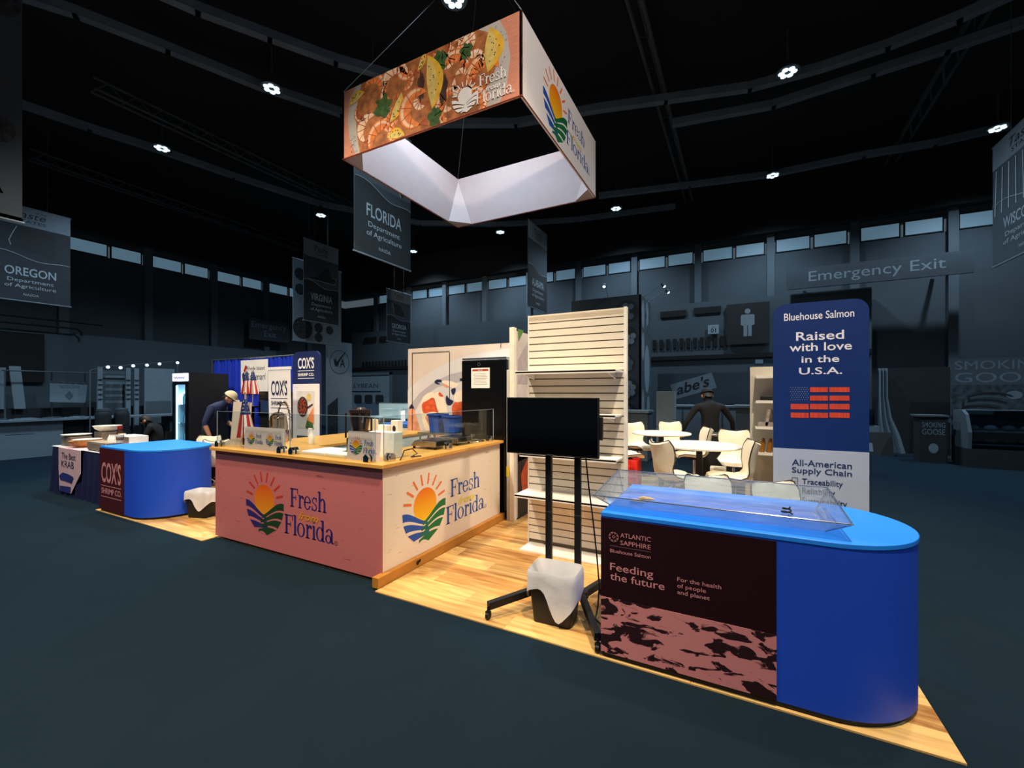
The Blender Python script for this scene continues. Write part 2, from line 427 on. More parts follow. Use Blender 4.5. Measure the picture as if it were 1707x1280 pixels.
b = MB(); b.box(-24, 16, -9, 20, CZ - .1, CZ)
struct(b.build('floor', carpetmat()), 'dark slate-blue carpet covering the hall floor')
b = MB(); b.box(-24, 16, -9, 20, ZC, ZC + .2)
struct(b.build('ceiling', m_ceil), 'black ceiling of the exhibition hall')
b = MB(); b.box(XW - .3, 16, YW, YW + .3, CZ, 6.39); b.box(XW - .3, 16, YW, YW + .3, 6.85, ZC)
wr = struct(b.build('wall_right', m_wall), 'tall grey hall wall below a band of clerestory windows on the right')
b = MB(); b.box(XW - .3, XW, -9, YW, CZ, 6.39); b.box(XW - .3, XW, -9, YW, 6.85, ZC)
wl = struct(b.build('wall_left', m_wall), 'tall grey hall wall below a band of clerestory windows on the left')
b = MB(); b.box(XW, 16, YW - .35, YW - .02, 7.02, ZC); struct(b.build('trim_1', m_dark), 'black bulkhead above the right windows')
b = MB(); b.box(XW + .02, XW + .35, -9, YW - .35, 7.02, ZC); struct(b.build('trim_2', m_dark), 'black bulkhead above the left windows')
# clerestory windows in pairs, pillars between the pairs
nwin = 0
GW = {'r': 'clerestory windows of the right hall wall', 'l': 'clerestory windows of the left hall wall'}
def window(side, a0, a1):
    global nwin
    nwin += 1
    root = thing('window_%d' % nwin, 'bright slit window high in the ' + ('right' if side == 'r' else 'left') + ' hall wall under the ceiling', 'window',
                 (a0, YW - .02, 6.39) if side == 'r' else (XW + .02, a0, 6.39), 0 if side == 'r' else PI / 2, GW[side])
    root['kind'] = 'structure'; wd = a1 - a0
    q = MB(); q.box(.03, wd - .03, .02, .04, .03, .43); q.build('pane', m_pane, root)
    q = MB(); q.box(0, wd, 0, .08, 0, .03); q.box(0, wd, 0, .08, .43, .46); q.box(0, .03, 0, .08, .03, .43); q.box(wd - .03, wd, 0, .08, .03, .43)
    q.build('frame', m_dark, root)
npil = 2
for k in range(-1, 11):
    s0 = -14.56 + 2.25 * k
    if s0 - .3 > XW and s0 < 9:
        npil += 1
        b = MB(); b.box(s0 - .26, s0 - .04, YW - .16, YW, CZ, 7.02); struct(b.build('trim_%d' % npil, m_pillar), 'slim pillar of the right hall wall between windows')['group'] = 'pillars of the right hall wall'
    if s0 + .98 < 8.6 and s0 > XW: window('r', max(s0, XW + .1), s0 + .97)
    if s0 + 1.95 < 8.6 and s0 + 1.05 > XW: window('r', s0 + 1.05, s0 + 1.94)
for k in range(-4, 3):
    s0 = 10.2 + 2.25 * k
    npil += 1
    b = MB(); b.box(XW, XW + .16, s0 - .28, s0 - .03, CZ, 7.02); struct(b.build('trim_%d' % npil, m_pillar), 'slim pillar of the left hall wall between windows')['group'] = 'pillars of the left hall wall'
    window('l', s0, s0 + .98)
    if s0 + 1.95 < YW: window('l', s0 + 1.05, s0 + 1.94)
# low service block in front of the right wall with vents
b = MB(); b.box(-18.2, 3.6, 16.3, YW - .17, CZ, 4.85); blk = b.build('wall_back', m_wall2)
struct(blk, 'lower grey service block with air vents along the right hall wall')
b = MB(); b.box(-18.2, 3.6, 16.24, 16.34, 2.86, 3.0); b.build('ledge', m_dark, blk)
for k, (x0, y0, x1, y1) in enumerate(((1101, 521, 1144, 530), (1157, 515, 1202, 524), (608, 565, 628, 570), (634, 564, 648, 568))):
    p, q = PY(x0, y1, 16.29), PY(x1, y0, 16.29)
    b = MB(); b.box(p.x, q.x, 16.26, 16.32, p.z, p.z + .22); b.build('vent_grille', m_dark, blk)
for k in range(11):
    p = PY(1091 + k * 11.3, 570, 16.29)
    b = MB(); b.box(p.x - .06, p.x + .06, 16.26, 16.32, 3.28, 3.62); b.build('vent_slot', m_dark, blk)
for k in range(14):
    p = PY(606 + k * 5.4, 598, 16.29)
    b = MB(); b.box(p.x - .06, p.x + .06, 16.26, 16.32, 3.02, 3.3); b.build('vent_slot', m_dark, blk)
# low partition along the left wall
b = MB(); b.box(XW + .17, -18.6, -2, 12.3, CZ, 3.55); lb = b.build('wall_front', m_wall2); struct(lb, 'lower grey partition along the left hall wall')
b = MB(); b.box(-18.62, -18.5, 2.4, 4.9, 2.0, 3.45); b.build('dark_opening', m_dark, lb)
b = MB(); b.tube([(-18.4, 0, 3.9), (-18.4, 6.2, 3.9)], .03, 6); b.tube([(-18.4, 0, 3.7), (-18.4, 5.6, 3.7), (-18.4, 5.7, 3.6), (-18.4, 5.7, 3.5)], .03, 6)
b.build('pipe_run', m_dark, lb)
# ceiling rails (curved) and trusses
RAILS = [((-60, -40), (126, 20), (280, 80), (430, 141), (570, 188), (700, 205), (860, 205), (1000, 180), (1110, 165), (1250, 145), (1370, 112), (1480, 75), (1600, 28), (1707, -20)),
         ((40, 175), (150, 213), (270, 251), (390, 293), (535, 340), (700, 372), (834, 374), (960, 366), (1124, 344)),
         ((1124, 205), (1290, 174), (1456, 120), (1580, 80), (1707, 37)),
         ((1000, 326), (1150, 308), (1288, 290), (1440, 258), (1560, 238), (1680, 210)),
         ((250, -20), (330, 15), (450, 60), (560, 100), (700, 140), (860, 150))]
for k, rl in enumerate(RAILS):
    b = MB(); pts = [PZ(x, y, 8.35) for x, y in rl]
    for p, q in zip(pts, pts[1:]):
        d = (q - p).normalized() * .04; b.bar(p - d, q + d, .16, .16)
    o = b.build('ceiling_rail', m_steel)
    tag(o, ('long curved steel rail crossing the whole ceiling behind the box sign', 'curved steel rail over the left banners carrying three lamps',
            'faint curved rail at the upper right below the long rail', 'curved rail on the right side carrying two lamps',
            'short rail at the upper left edge of the ceiling')[k], 'ceiling rail')
TR = [((155, 150), (590, 352)), ((50, 265), (500, 418)), ((1055, -10), (1165, 395)), ((1640, 15), (1430, 362))]
for k, (p, q) in enumerate(TR):
    a, c = PZ(*p, 8.55), PZ(*q, 8.55); r = thing('roof_truss', ('dark roof truss above the left banners', 'lower dark roof truss toward the left windows',
        'dark roof truss right of the box sign', 'dark roof truss at far right')[k], 'truss', a)
    d = c - a; n = 14; side = Vector((-d.y, d.x, 0)).normalized() * .12
    for ch in (side, -side):
        b = MB(); b.tube([ch, d + ch], .035, 6); b.build('chord', m_truss, r)
    b = MB(); b.tube([Vector((0, 0, .3)), d + Vector((0, 0, .3))], .035, 6); b.build('chord', m_truss, r)
    b = MB()
    for i in range(n):
        b.tube([d * (i / n) + side, d * ((i + .5) / n) + Vector((0, 0, .3)), d * ((i + 1) / n) - side], .02, 5)
    b.build('lattice', m_truss, r)
# hall lamps hanging on the rails, and extra ones added out of view
m_lamp = glow('lamp_glow', '#cfeaf6', 1.6); m_lampb = mat('lamp_housing', '#3a444a', .6)
LAMPS = [(453, 150, 'left of the box sign'), (270, 249, 'at the left above the hanging state banners'), (535, 360, 'above the paired white and grey banners'),
         (1313, 123, 'brightest one at the upper right'), (1288, 294, 'above the restroom sign'), (1027, 349, 'just right of the box sign'),
         (834, 388, 'below the corner of the box sign'), (689, 420, 'beside the lower edge of the box sign banner'), (1663, 216, 'behind the far right banner'), (757, 2, 'at the top edge above the box sign')]
LAMPS = [(PZ(x, y, 8.1), wh) for x, y, wh in LAMPS] + [(Vector((x, y, 8.1)), 'outside the picture ' + wh) for x, y, wh in ((7, 9, 'over the right aisle'), (8.5, 3, 'right of the camera'), (2.5, -4, 'behind the camera'), (-6, -4, 'behind the camera to the left'), (-13, 1, 'over the left aisle'), (-16.5, -1.5, 'over the far left booth'))]  # the unseen lamps are added to brighten the hall
for p, wh in LAMPS:
    r = thing('high_bay_lamp', 'round cool white ceiling lamp ' + wh, 'lamp', p, random.uniform(0, 1))
    b = MB(); b.lathe([(.06, .22), (.12, .16), (.2, .08), (.22, .03), (.2, .03)], 16); b.build('housing', m_lampb, r, True)
    b = MB()
    for j in range(6):
        t = j * PI / 3; b.sphere((.11 * math.cos(t), .11 * math.sin(t), .02), .06, 1, 1, .4, 8, 5)
    b.build('led_ring', m_lamp, r)
    b = MB(); b.tube([(0, 0, .2), (0, 0, ZC - 8.1)], .015, 5); b.build('rod', m_lampb, r)
    l = bpy.data.lights.new('lamp_light', 'SPOT'); l.energy = 850; l.color = (.64, .83, 1.0); l.spot_size = 2.3; l.spot_blend = .8; l.shadow_soft_size = .1
    lo = bpy.data.objects.new('lamp_light', l); sc.collection.objects.link(lo); lo.parent = r; lo.location = (0, 0, -.06)

# ================================================================== BOOTH FLOOR
m_plank = plankmat('oak_laminate', '#9c6428', '#e9b970')
m_base = mat('floor_underlay', '#8a6a40', .8)
b = MB(); b.prism([(-8.24, 2.70), (-5.43, 2.70), (-5.43, 2.855), (-2.735, 2.855), (-2.735, 2.70), (.94, 2.70), (.94, 9.2), (-10.95, 9.2), (-10.95, 3.75), (-8.24, 3.75)], CZ + .001, -.009)
bf = struct(b.build('booth_floor', m_base), 'pale oak laminate floor laid under the whole booth'); bf['category'] = 'floor'
pm = MB(); pm.box(0, 1.248, 0, .1985, -.009, 0); plank = pm.mesh('plank', m_plank)
def lay(x0, x1, y0, y1):
    n = 0; y = y0
    while y < y1 - .05:
        x = x0 - ((n * .47) % 1.25); n += 1
        while x < x1 - .02:
            a = max(x, x0); e = min(x + 1.25, x1)
            if e - a > .04:
                o = bpy.data.objects.new('plank', plank); sc.collection.objects.link(o); o.parent = bf
                o.location = (a, y, 0); o.scale = ((e - a) / 1.25, min(.2, y1 - y) / .2, 1)
            x += 1.25
        y += .2
lay(-8.24, -5.43, 2.70, 3.9); lay(-2.735, .94, 2.70, 8.9)

def panel(name, m, parent, wd, ht, t, loc, rz=0.0, poly=None):
    q = MB(); q.plate(poly if poly else [(0, 0), (wd, 0), (wd, ht), (0, ht)], 0, t)
    o = q.build(name, m, parent); o.location = loc; o.rotation_euler = (0, 0, rz); return o
m_white = mat('white_print', '#f0ebe4', .6, var=.03)
m_black = mat('black_gloss', '#050506', .25, var=.1)
m_blackm = mat('black_matt', '#0a0a0b', .55, var=.1)
m_navy = mat('navy_print', '#0d2352', .5, var=.05)
m_steel2 = mat('brushed_steel', '#b9b3a6', .3, 1.0, var=.12, stretch=(1, 30, 1))
m_chrome = mat('chrome', '#d8d8d8', .12, 1.0, var=.02)

# ================================================================== FRESH FROM FLORIDA COUNTER
m_cream_redlit = grainmat('pink_board_print', '#c46a66', '#8c3e3c'); m_cream = grainmat('cream_board_print', '#e9d6c0', '#b49a84')  # front board is the cream one with red bounce light painted in
m_top = mat('beech_worktop', '#d79a48', .35, var=.12, scale=3, stretch=(1, 12, 12))
m_inner = mat('counter_carcass', '#cfd9dc', .6)
ink = dict(sun=gradmat('sun_blend', '#f7c417', '#ea6d10'), ray=mat('ray_ink', '#e8713a', .5), blue=mat('water_ink', '#1c4fa8', .5), green=mat('hill_ink', '#0e6b38', .5),
           word=mat('word_ink', '#1f55a5', .5), mark=mat('mark_ink', '#6b6257', .5)); ink['from'] = mat('from_ink', '#e7cf3a', .5)
ink_redlit = dict(sun=gradmat('sun_blend_deep', '#e79312', '#dd5008'), ray=mat('ray_ink_red', '#c4341c', .5), blue=mat('water_ink_deep', '#2d1f63', .5), green=mat('hill_ink_deep', '#1d3a1a', .5),
            word=mat('word_ink_deep', '#2b1f63', .5), mark=mat('mark_ink_deep', '#6a3a3a', .5)); ink_redlit['from'] = mat('from_ink_deep', '#d88a18', .5)  # same emblem inks with red bounce light mixed into the colours
CL, CR, CF, CB = -5.42, -2.79, 2.84, 4.98
ctr = thing('serving_counter', 'U-shaped serving counter with beech top, pink and cream board panels and sun emblems', 'counter', (CR, CF, 0))
fp = panel('front_panel', m_cream_redlit, ctr, CR - CL, 1.0, .006, (CL - CR, 0, .025))
ink_front_redlit = dict(ink_redlit); ink_front_redlit['back'] = m_cream_redlit
fff(fp, .93, .485, .33, ink_front_redlit, 1.36, 1.91, .505, .131, 1.27, 2.01, .218, .137)
sp = panel('side_panel', m_cream, ctr, CB - CF - .007, .935, .006, (0, .007, .09), PI / 2)
ink_c = dict(ink); ink_c['back'] = m_cream
fff(sp, .59, .44, .34, ink_c, 1.02, 1.63, .453, .133, .94, 1.73, .169, .132)
lp = panel('end_panel', m_cream, ctr, 2.59, 1.0, .006, (CL - CR, 2.6, .025), -PI / 2)
b = MB()
b.box(CL - CR + .008, -.008, .008, .60, .03, 1.02); b.box(-.62, -.008, .60, CB - CF, .03, 1.02); b.box(CL - CR + .008, -1.68, .60, 2.72, .03, 1.02)
b.build('carcass', m_inner, ctr)
b = MB(); b.prism([(CL - CR - .045, -.045), (.045, -.045), (.045, CB - CF + .03), (-.64, CB - CF + .03), (-.64, .62), (-1.655, .62), (-1.655, 2.76), (CL - CR - .045, 2.76)], 1.025, 1.06)
b.build('worktop', m_top, ctr, bevel=.004)
b = MB(); b.box(-.02, .05, -.1, CB - CF + .055, 0, .088); pl = b.build('plinth', mat('oak_plinth', '#b5772c', .5, var=.12, scale=5), ctr)
b = MB(); b.cyl((.0505, .42, .045), (.052, .42, .045), .022, n=14); b.cyl((.0505, .45, .055), (.052, .45, .055), .016, n=14); b.build('cable_hole', m_black, pl)

# ------------------------------------------------------------------ sneeze glass sheets with clamps
m_glass = clear('sneeze_glass', '#eef4f4', .06); m_edge = mat('glass_edge', '#9aa4a6', .25, var=.03)
def sheet(label, loc, rz, wd, ht, feet):
    r = thing('sneeze_guard', label, 'glass screen', loc, rz)
    q = MB(); q.box(0, wd, -.003, .003, .012, ht); q.build('glass_sheet', m_glass, r)
    q = MB()
    for xx in (0, wd): q.box(xx - .0025, xx + .0025, -.0035, .0035, .012, ht)
    q.box(0, wd, -.0035, .0035, ht - .003, ht); q.build('polished_edge', m_edge, r)
    for xx in feet:
        q = MB(); q.plate([(xx - .035, 0), (xx + .035, 0), (xx + .035, .05), (xx + .012, .075), (xx - .012, .075), (xx - .035, .05)], -.04, -.008)
        q.plate([(xx - .035, 0), (xx + .035, 0), (xx + .035, .05), (xx + .012, .075), (xx - .012, .075), (xx - .035, .05)], .008, .04)
        q.box(xx - .035, xx + .035, -.008, .008, 0, .012)
        c = q.build('clamp', m_chrome, r, bevel=.004)
    return r
sheet('clear glass screen on the counter behind the twin-logo card', (-5.43, 2.865, 1.06), 0, 1.25, .42, (.05, 1.2))
sheet('clear glass screen on the counter front at the corner post', (-4.10, 2.865, 1.06), 0, 1.20, .42, (.06, 1.12))
sheet('long clear glass screen in front of the hot plates', (-2.86, 2.93, 1.06), PI / 2, 2.0, .42, (.08, .98, 1.9))

# ------------------------------------------------------------------ logo cards on the counter
inkc = dict(ink); 
def card(label, loc, wd, ht, logos, m, tilt=0.08):
    r = thing('logo_card', label, 'card', loc)
    q = MB(); q.plate([(0, 0), (wd, 0), (wd, ht), (0, ht)], 0, .006); c = q.build('card_sheet', m, r); c.rotation_euler = (-tilt, 0, 0)
    q = MB(); q.add([(wd / 2 - .06, .006, 0), (wd / 2 + .06, .006, 0), (wd / 2, .006 + ht * .8 * tilt, ht * .8), (wd / 2 - .06, .09, 0), (wd / 2 + .06, .09, 0)],
                    [(0, 3, 2), (1, 2, 4), (3, 4, 2), (0, 1, 4, 3)]); q.build('strut', m, r)
    for cx in logos:
        k = wd / len(logos); d = dict(ink); d['back'] = m
        fff(c, cx - k * .23, ht * .5, k * .2, d, cx + .03 * k, cx + .31 * k, ht * .52, ht * .13, cx + .01 * k, cx + .40 * k, ht * .26, ht * .13, y=-.003)
    return r
m_card = mat('card_pink_white', '#e8cdc4', .6, var=.05)
card('wide white card printed with two sun logos behind the glass', (-4.98, 2.912, 1.06), .70, .25, (.2, .54), m_card)
card('white card printed with one sun logo beside the corner clamp', (-3.32, 2.912, 1.06), .42, .27, (.21,), m_card)
m_wpaper = mat('paper_white', '#f2efe6', .7, var=.03)
b = MB(); b.plate([(0, 0), (.34, 0), (.35, .25), (.01, .25)], 0, .12); o = b.build('paper_box', m_wpaper, loc=(-3.27, 3.13, 1.06), bevel=.004)
tag(o, 'plain white carton standing right behind the single-logo card', 'box')
# tall picture board at the left end
r = thing('picture_board', 'tall pale board picturing a dark ladle leaning at the left counter end', 'board', (-5.455, 3.02, 1.06))
q = MB(); q.plate([(0, 0), (.38, 0), (.38, .52), (.03, .53)], 0, .012); c = q.build('board', mat('pale_linen_print', '#dcc9b4', .6, var=.05), r); c.rotation_euler = (-.05, 0, 0)
q = MB(); q.flat([(.2, .36), (.36, .37), (.34, .28), (.30, .24), (.25, .25)], -.002); q.flat([(.24, .24), (.32, .24), (.33, .02), (.26, .02)], -.0015); q.build('ladle_print', mat('ladle_brown', '#4b342a', .5), c)

# ------------------------------------------------------------------ flags
m_fr = mat('flag_red', '#b3282c', .7); m_fw = mat('flag_white', '#eadfd8', .7); m_fb = mat('flag_blue', '#1c2b5e', .7)
def flag(name, label, loc, rz, poly, nstripe, scale_z=1.0, pole=None, group=None):
    """draped flag: a folded sheet between a left and right edge, stripes as strips, canton on top"""
    r = thing(name, label, 'flag', loc, rz, group)
    if pole:
        q = MB(); q.tube(pole, .006, 8); q.sphere(pole[-1], .014); q.build('pole', mat('pole_wood', '#c9a76a', .5), r, True)
    (tl, tr, br, bl) = [Vector((p[0], 0, p[1])) for p in poly]
    def at(u, v):
        a = tl.lerp(tr, u); c = bl.lerp(br, u); p = a.lerp(c, v); p.y = .022 * math.sin(u * 9) * (.4 + v); return p
    sm = {0: MB(), 1: MB(), 2: MB()}
    for k in range(nstripe):
        for j in range(10):
            v0, v1 = j / 10, (j + 1) / 10; u0, u1 = k / nstripe, (k + 1) / nstripe
            g = 2 if v1 <= .41 else k % 2
            pts = [at(u0, v0), at(u1, v0), at(u1, v1), at(u0, v1)]; th = Vector((0, .003, 0))
            sm[g].add(pts + [p + th for p in pts], [(0, 1, 2, 3), (7, 6, 5, 4), (0, 4, 5, 1), (1, 5, 6, 2), (2, 6, 7, 3), (3, 7, 4, 0)])
    sm[0].build('red_stripes', m_fr, r); sm[1].build('white_stripes', m_fw, r); sm[2].build('star_field', m_fb, r)
    q = MB()
    for i in range(4):
        for j in range(4):
            p = at((i + .5 + .3 * (j % 2)) / 4.5, .05 + .09 * j); s = .008
            q.flat([(p.x + s * (1 if t % 2 == 0 else .45) * math.sin(t * PI / 5), p.z + s * (1 if t % 2 == 0 else .45) * math.cos(t * PI / 5)) for t in range(10)], p.y - .003)
    q.build('stars', m_fw, r)
    return r
flag('flag', 'draped national flag on a short stick standing on the counter', (-5.14, 2.975, 1.06), 0,
     ((.02, .56), (.10, .56), (.27, .12), (-.10, .10)), 9, pole=[(.06, .01, 0), (.055, .012, .58), (.05, .012, .64)])
b = MB(); b.lathe([(.07, 0), (.08, .02), (.075, .13), (.065, .13), (.07, .03), (0, .03)], 20); tag(b.build('flag_pot', mat('pot_brown', '#3c302c', .5), loc=(-5.06, 3.18, 1.06), smooth=True), 'round dark pot under the draped flag', 'pot')

# ------------------------------------------------------------------ things on the counter
def blender_jug(label, loc):
    r = thing('blender', label, 'blender', loc)
    m_d = mat('smoke_plastic', '#2a1c1a', .3); m_j = clear('jug_glass', '#d8c8c0', .14)
    q = MB(); q.box(-.10, .10, -.10, .10, 0, .16); q.build('motor_base', m_d, r, bevel=.012)
    q = MB(); q.lathe([(.07, .16), (.105, .36), (.11, .42), (.104, .42), (.098, .36), (.064, .17), (0, .165)], 20); q.build('jug', m_j, r, True)
    q = MB(); q.lathe([(.114, .42), (.116, .455), (.06, .462), (.05, .48), (0, .48)], 20); q.build('lid', m_d, r, True)
    q = MB(); q.tube([(.1, 0, .38), (.165, 0, .37), (.165, 0, .24), (.085, 0, .22)], .012, 8); q.build('handle', m_d, r, True)
    for sx in (-.1, .1):
        q = MB(); q.box(sx - .008, sx + .008, -.108, -.096, .16, .42); q.build('guard_bar', m_d, r)
    q = MB(); q.cyl((0, 0, .17), (0, 0, .40), .014); q.build('spindle', m_d, r)
    return r
blender_jug('clear blender jug with dark lid behind the single-logo card', (-3.56, 3.3, 1.06))
# white boards lying on the front arm
for k, (x0, x1, y0, y1, lab) in enumerate(((-4.12, -3.74, 3.0, 3.38, 'white cutting board lying flat on the counter, left one'), (-3.72, -3.36, 3.0, 3.18, 'white cutting board lying flat next to the blender'))):
    b = MB(); b.prism([(p[0], p[1]) for p in rrect(x0, x1, y0, y1, .02)], 1.06, 1.074); tag(b.build('cutting_board', m_wpaper), lab, 'board')
# hot plates
def hot_plate(label, y0, lid):
    r = thing('hot_plate', label, 'hot plate', (-3.3, y0, 1.06))
    q = MB(); q.plate([(0, .03), (.36, .03), (.36, .095), (.06, .095)], 0, .32); q.build('steel_body', m_steel2, r, bevel=.004)
    q = MB(); q.box(.08, .35, .02, .30, .095, .1); q.build('glass_top', m_black, r)
    for xx in (.03, .33):
        for yy in (.03, .29):
            q = MB(); q.cyl((xx, yy, 0), (xx, yy, .03), .016, n=10); q.build('foot', m_blackm, r)
    q = MB(); q.cyl((-.005, .16, .06), (.02, .16, .065), .02, n=12); q.build('knob', m_blackm, r)
    q = MB(); q.box(.36, .364, .02, .30, .04, .09); q.build('vent_strip', m_blackm, r)
    return r
hot_plate('stainless steel hot plate nearest on the side counter', 3.80, 0)
hot_plate('second stainless hot plate farther back on the side counter', 4.22, 1)
r = thing('pan_lid', 'round glass pan lid with steel rim lying on the side counter', 'lid', (-3.05, 4.73, 1.06))
q = MB(); q.lathe([(.14, 0), (.145, .008), (.10, .04), (.03, .055), (0, .056)], 24); q.build('glass_dome', clear('lid_glass', '#c8d0d0', .2), r, True)
q = MB(); q.tube([(.142 * math.cos(t * PI / 12), .142 * math.sin(t * PI / 12), .006) for t in range(24)], .006, 6, True); q.build('rim', m_chrome, r, True)
q = MB(); q.lathe([(.012, .055), (.012, .075), (.028, .08), (.028, .095), (0, .098)], 14); q.build('knob', m_chrome, r, True)
b = MB(); b.tube([(-2.79, 3.07, 1.067), (-2.82, 3.13, 1.09), (-2.83, 3.17, 1.14), (-2.80, 3.25, 1.15), (-2.77, 3.29, 1.10), (-2.79, 3.22, 1.075), (-2.82, 3.30, 1.067), (-2.78, 3.36, 1.067)], .006, 8)
tag(b.build('power_cord', m_blackm, smooth=True), 'black looped power cord with plug on the counter corner', 'cord')
# spring faucet + soap bottle on the left arm
r = thing('spring_faucet', 'tall chrome spring-neck faucet standing on the counter', 'faucet', (-5.04, 3.36, 1.06))
q = MB(); q.lathe([(.035, 0), (.035, .02), (.02, .03), (.02, .12), (.014, .13), (.014, .30)], 14); q.build('riser', m_chrome, r, True)
arc = [(-.0 + .115 - .115 * math.cos(t * PI / 14), 0, .30 + .22 * math.sin(t * PI / 14)) for t in range(15)] + [(.23, 0, .24), (.23, 0, .16)]
q = MB(); q.tube(arc, .008, 8); q.build('hose', m_blackm, r, True)
hel = []
for i in range(120):
    t = i / 119 * (len(arc) - 3); k = int(t); p = Vector(arc[k]).lerp(Vector(arc[k + 1]), t - k); d = (Vector(arc[k + 1]) - Vector(arc[k])).normalized(); u = Vector((0, 1, 0)); v = d.cross(u)
    hel.append(p + (u * math.cos(i * .9) + v * math.sin(i * .9)) * .016)
q = MB(); q.tube(hel, .004, 5); q.build('spring', m_chrome, r, True)
q = MB(); q.cyl((.23, 0, .18), (.23, 0, .05), .014, .02); q.build('spray_head', m_chrome, r, True)
q = MB(); q.tube([(0, 0, .1), (.05, -.04, .13), (.08, -.07, .13)], .008, 8); q.build('lever', m_chrome, r, True)
r = thing('soap_bottle', 'clear pump soap bottle on the counter edge', 'bottle', (-4.63, 3.52, 1.06))
q = MB(); q.lathe([(.032, 0), (.036, .01), (.036, .11), (.015, .14), (.015, .15)], 16); q.build('bottle', mat('soap_white', '#ece6d6', .25), r, True)
q = MB(); q.cyl((0, 0, .15), (0, 0, .185), .008); q.box(-.045, .012, -.01, .01, .185, .2); q.build('pump', m_white, r)
# blue bins on a steel cart near the mural
r = thing('steel_cart', 'small steel work table in front of the crab mural', 'table', (-3.86, 5.2, 0))
q = MB(); q.box(-.35, .32, -.2, .2, 1.08, 1.11); q.build('top', m_steel2, r, bevel=.004)
q = MB(); q.box(-.33, .3, -.18, .18, .3, .32); q.build('shelf', m_steel2, r)
for sx in (-.32, .29):
    for sy in (-.17, .17):
        q = MB(); q.cyl((sx, sy, 0), (sx, sy, 1.08), .016, n=10); q.build('leg', m_steel2, r)
m_bin = mat('bin_blue', '#2b4fa0', .4)
for k, (xx, wd, lab) in enumerate(((-3.98, .2, 'blue plastic tub by the mural, left of two'), (-3.70, .22, 'blue plastic tub nearest the black fridge'))):
    r = thing('plastic_tub', lab, 'tub', (xx, 5.2, 1.11))
    h = .27 - .02 * k; q = MB(); q.add([(-wd / 2 + .02, -.1, 0), (wd / 2 - .02, -.1, 0), (wd / 2 - .02, .1, 0), (-wd / 2 + .02, .1, 0), (-wd / 2, -.12, h), (wd / 2, -.12, h), (wd / 2, .12, h), (-wd / 2, .12, h)],
        [(3, 2, 1, 0), (0, 1, 5, 4), (1, 2, 6, 5), (2, 3, 7, 6), (3, 0, 4, 7), (4, 5, 6, 7)]); q.build('body', m_bin, r, bevel=.008)
    q = MB(); q.box(-wd / 2 - .012, wd / 2 + .012, -.132, .132, h - .03, h); q.build('rim', m_bin, r, bevel=.006)
# smoked dome machine behind the twin-logo card
r = thing('food_warmer', 'round glass-domed food warmer behind the draped flag', 'appliance', (-5.24, 3.5, 1.06))
q = MB(); q.lathe([(.11, 0), (.115, .03), (.11, .10), (.1, .12), (0, .12)], 20); q.build('base', m_steel2, r, True)
q = MB(); q.lathe([(.105, .12), (.115, .2), (.095, .33), (.05, .38), (0, .39)], 20); q.build('dome', clear('smoked_dome', '#c0b6a8', .16), r, True)
q = MB(); q.tube([(-.08, -.04, .2), (-.04, -.07, .33), (.0, -.06, .36)], .014, 8); q.build('brass_arm', mat('brass', '#c8a04a', .3, 1.0), r, True)

# ================================================================== CRAB MURAL WALL
MY = 5.64
mw = thing('mural_wall', 'tall panel wall printed with crab claws on a white dish', 'panel wall', (-4.95, MY, 0))
m_plaster = mat('mural_linen', '#c9bbb0', .7, var=.06, scale=3)
base = panel('print_panel', m_plaster, mw, 2.22, 2.44, .05, (0, 0, 0))
def chaikin(p, n=2):
    for _ in range(n): p = [q for i in range(len(p)) for q in ((.75 * p[i][0] + .25 * p[(i + 1) % len(p)][0], .75 * p[i][1] + .25 * p[(i + 1) % len(p)][1]), (.25 * p[i][0] + .75 * p[(i + 1) % len(p)][0], .25 * p[i][1] + .75 * p[(i + 1) % len(p)][1]))]
    return p
def mp(pts, m, layer, name, parent=None):
    if 'claw' in name: pts = chaikin(pts)
    q = MB(); q.flat([(PY(x, y, MY).x + 4.95, PY(x, y, MY).z) for x, y in pts], -.002 - .0012 * layer); return q.build(name, m, parent or base)
m_dish = mat('dish_grey', '#a9a4a9', .6, var=.05, scale=2); m_dish2 = mat('dish_rim', '#c9c5c6', .6, var=.03); m_claw = mat('claw_cream', '#e8d6bf', .5, var=.08); m_claw2 = mat('claw_red', '#c4512a', .5, var=.35, scale=12)
m_tip = mat('claw_tip', '#1d2140', .5, var=.2); m_claw3 = mat('claw_pink', '#d99478', .5, var=.25, scale=8)
mp([(680, 650), (700, 632), (730, 612), (768, 596), (800, 588), (852, 580), (852, 800), (680, 800)], m_dish2, 0, 'dish_rim_print')
mp([(680, 680), (700, 655), (725, 636), (750, 624), (775, 618), (775, 800), (680, 800)], m_dish, 1, 'dish_shade_print')
mp([(690, 690), (705, 662), (730, 645), (775, 635), (775, 800), (700, 800)], m_dish2, 2, 'dish_well_print')
mp([(703, 665), (712, 655), (724, 653), (732, 665), (742, 690), (745, 712), (735, 735), (720, 738), (708, 715), (702, 690)], m_claw, 3, 'claw_print')
mp([(703, 672), (712, 668), (724, 660), (731, 680), (736, 690), (722, 685), (708, 690), (704, 685)], m_claw2, 4, 'claw_print')
mp([(706, 690), (735, 688), (748, 705), (752, 740), (728, 742), (716, 710)], m_claw3, 4, 'claw_print')
mp([(724, 656), (733, 651), (742, 665), (748, 690), (750, 703), (740, 704), (732, 690), (726, 670)], m_claw, 5, 'claw_print')
mp([(732, 652), (739, 658), (740, 662), (731, 660)], m_claw2, 6, 'claw_print')
mp([(724, 636), (729, 632), (737, 633), (737, 637), (728, 637), (736, 641), (727, 640)], m_tip, 5, 'claw_tip_print')
mp([(737, 633), (756, 636), (766, 641), (760, 647), (745, 645), (738, 640)], m_claw, 5, 'claw_print')
